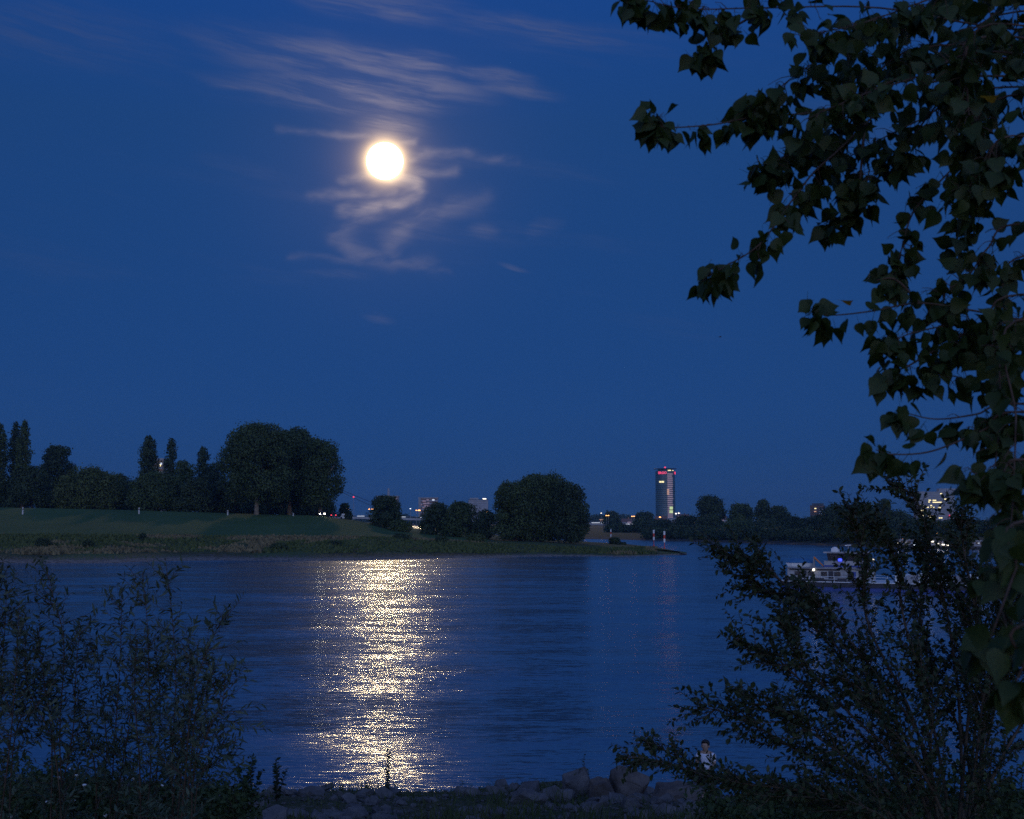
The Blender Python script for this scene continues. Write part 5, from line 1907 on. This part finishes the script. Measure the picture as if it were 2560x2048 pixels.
weed(975, 1870, 35.5, 3, 'tall dark leafy weed standing in the moonlit water path', 41, 0.10, 0.055, 60)
weed(632, 1890, 29.0, 6, 'spreading dark weed standing on the mound past the willow row', 44, 0.22, 0.08, 60)
weed(702, 1898, 30.0, 4, 'low leafy weed on the mound nearest the moonlit path', 46, 0.22, 0.07, 60)
weed(1160, 1952, 35.0, 4, 'low weed at the waterline between path and boulders', 47, 0.2, 0.06, 50)
weed(1310, 1958, 35.0, 4, 'second low weed at the waterline near the boulders', 48, 0.25, 0.06, 50)
weed(1385, 1958, 35.0, 3, 'tiny weed at the waterline beside the grey boulder', 49, 0.15, 0.06, 50)
weed(1455, 1888, 32.5, 7, 'dry spiky weed growing behind the grey boulder', 50, 0.16, 0.05, 30)


# ---- boulders, stones, grass
def boulder(u, v, Y, w, h, lab, seed, m):
    p = W3(u, v, Y)
    k_ = ppm(Y)
    me = hull_mesh('boulder', 26, seed, w / k_, w / k_ * 0.85, h / k_ * 1.25, 0.05 * w / k_, 2)
    o = link('boulder', me, m, smooth=False)
    zg = float(near_z(p[0], Y))
    o.location = (p[0], Y, zg + h / k_ * 0.38)
    o.rotation_euler = (random.uniform(-0.2, 0.2), random.uniform(-0.2, 0.2), random.uniform(0, 6))
    tag(o, lab, 'boulder', 'large boulders on the near bank')
    return o


boulder(1440, 1960, 32.5, 92, 72, 'grey pointed boulder with a dry weed behind it', 3, 'stone')
boulder(1505, 1990, 30.5, 96, 70, 'squat brown boulder wedged between the two highest boulders', 4, 'boulder_brown')
boulder(1572, 1975, 31.0, 124, 92, 'largest brown boulder on the bank next to the bush', 6, 'boulder_brown')
boulder(1680, 1990, 29.5, 180, 66, 'long low brown boulder partly under the bush', 8, 'boulder_brown')
boulder(1320, 2010, 29.0, 110, 50, 'flat grey boulder half buried beside the grass tufts', 9, 'stone')
SEAT = boulder(1762, 1975, 32.0, 80, 72, 'boulder at the water edge that the person sits on', 12, 'stone')


def build_stones():
    rng = np.random.default_rng(91)
    protos = [hull_mesh('stone', 15, 100 + i, 1, rng.uniform(0.7, 1), rng.uniform(0.4, 0.7)) for i in range(9)]
    for me in protos:
        me.materials.append(MATS['stone'])
    n = 0
    made = []
    while n < 295:
        Y = rng.uniform(22.5, 38.6)
        u = rng.uniform(560, 1760) if rng.random() < 0.85 else rng.uniform(300, 2300)
        x = W3(u, HOR, Y)[0]
        if Y > float(near_shore(x)) + 0.1:
            continue
        s = float(np.clip(rng.lognormal(-1.1, 0.5), 0.14, 0.8)) * (1.15 if Y > 33 else 1.0)
        if fbm(np.array(x), np.array(Y), 12, 2, 0.55) < -0.25 and s < 0.4:
            continue
        o = bpy.data.objects.new('stone', protos[int(rng.integers(9))])
        C.objects.link(o)
        o.parent = NEAR
        o.location = (x, Y, float(near_z(x, Y)) + 0.10 * s)
        o.scale = (s, s * rng.uniform(0.7, 1.1), s * rng.uniform(0.7, 1.2))
        o.rotation_euler = (rng.normal(0, 0.25), rng.normal(0, 0.25), rng.uniform(0, 6.28))
        n += 1
    # small rubble in between
    m = 3500
    Vs, Fs, b = [], [], 0
    sub = []
    for me in protos[:4]:
        bm = bmesh.new()
        bm.from_mesh(me)
        bmesh.ops.triangulate(bm, faces=bm.faces[:])
        sub.append((np.array([v.co[:] for v in bm.verts]), np.array([[v.index for v in f.verts] for f in bm.faces])))
        bm.free()
    for i in range(m):
        Y = rng.uniform(22, 40)
        u = rng.uniform(150, 2500)
        x = W3(u, HOR, Y)[0]
        if Y > float(near_shore(x)) + 0.4:
            continue
        s = rng.uniform(0.05, 0.16)
        V, F = sub[i % 4]
        a = rng.uniform(0, 6.28)
        R = np.array([[math.cos(a), -math.sin(a), 0], [math.sin(a), math.cos(a), 0], [0, 0, 1]])
        Vs.append(V @ R.T * s + np.array([x, Y, float(near_z(x, Y)) + 0.02]))
        Fs.append(F + b)
        b += len(V)
    o = link('rubble', arr_mesh('rubble', np.concatenate(Vs), np.concatenate(Fs)), 'stone', NEAR)
    o['kind'] = 'stuff'


build_stones()


def build_grass():
    rng = np.random.default_rng(17)
    n = 27000
    Y = rng.uniform(19, 38.5, n)
    u = rng.uniform(-100, 2660, n)
    x = (u - 1280) / FPX * Y
    keep = (Y < near_shore(x) - 0.5) & (fbm(x, Y, 23, 3, 0.6) + 0.35 * (Y < 28) > 0.02)
    x, Y = x[keep], Y[keep]
    n = len(x)
    z = near_z(x, Y) - 0.03
    h = rng.uniform(0.07, 0.26, n) * (1 + 0.9 * (fbm(x, Y, 29, 2, 0.5) > 0.5))
    a = rng.uniform(0, 6.28, n)
    w = rng.uniform(0.006, 0.014, n)
    lean = rng.normal(0, 0.35, (n, 2)) * h[:, None]
    p = np.stack([x, Y, z], 1)
    q = np.stack([np.cos(a) * w, np.sin(a) * w, np.zeros(n)], 1)
    mid = p + np.stack([lean[:, 0] * 0.35, lean[:, 1] * 0.35, h * 0.6], 1)
    tip = p + np.stack([lean[:, 0], lean[:, 1], h], 1)
    V = np.stack([p - q, p + q, mid + q * 0.7, mid - q * 0.7, tip], 1).reshape(-1, 3)
    b = np.arange(n)[:, None] * 5
    F = np.concatenate([b + np.array([[0, 1, 2]]), b + np.array([[0, 2, 3]]), b + np.array([[3, 2, 4]])])
    o = link('bank_grass', arr_mesh('bank_grass', V, F), 'grass')
    tag(o, 'tufty grass growing among the stones of the near bank', 'grass', kind='stuff')


build_grass()


def build_person():
    zg = SEAT.location.z + 0.27
    head_z = P(1757, 1848, 32.0).z
    x0 = P(1757, HOR, 32.0).x
    hip = head_z - 0.86                       # seated: crown about 0.9 m over the seat
    seat_top = hip - 0.09
    h = (SEAT.bound_box[6][2] - SEAT.bound_box[0][2])
    SEAT.location.z += seat_top - (SEAT.location.z + 0.5 * h * 0.92)
    t = thing('person', 'person in a white t-shirt sitting on a boulder by the water', 'person', (x0, 31.95, hip), rad(-32))

    def skin(name, pts, edges, rad_, m, root=0, sub=2):
        me = bpy.data.meshes.new(name)
        me.from_pydata(pts, edges, [])
        o = bpy.data.objects.new(name, me)
        C.objects.link(o)
        o.parent = t
        me.materials.append(MATS[m])
        md = o.modifiers.new('skin', 'SKIN')
        md.use_smooth_shade = True
        for i, r in enumerate(rad_):
            v = me.skin_vertices[0].data[i]
            v.radius = r if isinstance(r, tuple) else (r, r)
            v.use_root = (i == root)
        sb = o.modifiers.new('subdivision', 'SUBSURF')
        sb.levels = sub
        sb.render_levels = sub
        return o
    # body: facing -Y in its own frame, sitting, forearms resting on the thighs
    pts = [(0, 0, 0), (0, 0.02, 0.20), (0, 0.0, 0.40), (0, -0.01, 0.53), (0, -0.03, 0.59), (0, -0.055, 0.65), (0, -0.05, 0.73), (0, -0.045, 0.79),
           (-0.20, 0.0, 0.50), (-0.23, -0.06, 0.24), (-0.13, -0.28, 0.14), (-0.06, -0.36, 0.12),
           (0.20, 0.0, 0.50), (0.23, -0.06, 0.24), (0.13, -0.28, 0.14), (0.06, -0.36, 0.12),
           (-0.10, -0.06, -0.01), (-0.13, -0.44, 0.04), (-0.13, -0.46, -0.38), (-0.13, -0.60, -0.44),
           (0.10, -0.06, -0.01), (0.13, -0.44, 0.04), (0.13, -0.42, -0.38), (0.13, -0.56, -0.44)]
    ed = [(0, 1), (1, 2), (2, 3), (3, 4), (4, 5), (5, 6), (6, 7), (3, 8), (8, 9), (9, 10), (10, 11), (3, 12), (12, 13), (13, 14), (14, 15),
          (0, 16), (16, 17), (17, 18), (18, 19), (0, 20), (20, 21), (21, 22), (22, 23)]
    rd = [(0.15, 0.11), (0.135, 0.10), (0.15, 0.105), (0.12, 0.085), 0.055, (0.076, 0.082), (0.090, 0.105), (0.072, 0.085),
          0.062, 0.044, 0.034, 0.030, 0.062, 0.044, 0.034, 0.030, 0.085, 0.066, 0.048, 0.038, 0.085, 0.066, 0.048, 0.038]
    skin('body', pts, ed, rd, 'skin')
    # shirt and trousers as slightly larger shells
    sp = [pts[i] for i in (0, 1, 2, 3)] + [(0, -0.015, 0.565), pts[8], (-0.21, -0.035, 0.33), pts[12], (0.21, -0.035, 0.33)]
    skin('shirt', sp, [(0, 1), (1, 2), (2, 3), (3, 4), (3, 5), (5, 6), (3, 7), (7, 8)], [(0.165, 0.125), (0.15, 0.115), (0.165, 0.12), (0.135, 0.10), 0.075, 0.078, 0.066, 0.078, 0.066], 'shirt')
    tp = [(0, 0, 0.0)] + [pts[i] for i in (16, 17)] + [(-0.13, -0.455, -0.32)] + [pts[i] for i in (20, 21)] + [(0.13, -0.425, -0.32)]
    skin('trousers', tp, [(0, 1), (1, 2), (2, 3), (0, 4), (4, 5), (5, 6)], [(0.17, 0.13), 0.105, 0.082, 0.066, 0.105, 0.082, 0.066], 'trousers')
    # hair cap, ears, nose
    bm = bmesh.new()
    bmesh.ops.create_icosphere(bm, subdivisions=3, radius=1)
    for v in bm.verts:
        n = 1 + 0.05 * math.sin(v.co.x * 13 + v.co.z * 9) * math.cos(v.co.y * 11)
        v.co = Vector((v.co.x * 0.104 * n, v.co.y * 0.122 * n - 0.035, v.co.z * 0.105 * n + 0.765))
        if v.co.y < -0.07 and v.co.z < 0.80:
            v.co.y = -0.07
        if v.co.z < 0.715:
            v.co.z = 0.715
    me = bpy.data.meshes.new('hair')
    bm.to_mesh(me)
    bm.free()
    link('hair', me, 'hair', t, True)
    for s in (-1, 1):
        MB().lathe([(0.008, -0.03), (0.018, -0.01), (0.020, 0.015), (0.010, 0.034)], 8, s * 0.092, -0.04, 0.70).build('ear', 'skin', t, True)
        MB().box(s * 0.115, -0.64, -0.445, 0.085, 0.25, 0.07).build('shoe', 'dark_paint', t, bevel=0.02)
        # fingers of each hand
        for f in range(4):
            x = s * (0.075 - 0.022 * f)
            MB().tube([(x, -0.37, 0.125), (x - s * 0.01, -0.42, 0.11), (x - s * 0.012, -0.44, 0.085)], [0.011, 0.010, 0.008], 6).build('finger', 'skin', t, True)
        MB().tube([(s * 0.04, -0.345, 0.135), (s * 0.015, -0.375, 0.15)], [0.012, 0.009], 6).build('thumb', 'skin', t, True)
    MB().tube([(0, -0.140, 0.725), (0, -0.165, 0.698), (0, -0.140, 0.688)], [0.007, 0.013, 0.008], 6).build('nose', 'skin', t, True)
    for s in (-1, 1):
        MB().lathe([(0.004, -0.008), (0.011, 0.0), (0.004, 0.008)], 8, s * 0.034, -0.142, 0.735).build('eye', 'hair', t)
    MB().box(0, -0.136, 0.655, 0.042, 0.012, 0.008).build('mouth', 'brick', t)


build_person()



def build_haze():
    m = bpy.data.materials.new('haze')
    m.use_nodes = True
    nt = m.node_tree
    nt.nodes.remove(nt.nodes['Principled BSDF'])
    v = nt.nodes.new('ShaderNodeVolumePrincipled')
    v.inputs['Color'].default_value = (0.22, 0.52, 1.0, 1)
    v.inputs['Density'].default_value = HAZE
    v.inputs['Anisotropy'].default_value = 0.3
    nt.links.new(v.outputs[0], nt.nodes['Material Output'].inputs['Volume'])
    MATS['haze'] = m
    o = MB().box(0, 1900, 55, 6400, 4400, 126).build('haze', 'haze')
    tag(o, 'thin evening haze over the river valley', 'haze', kind='stuff')


HAZE = 0.00011
build_haze()
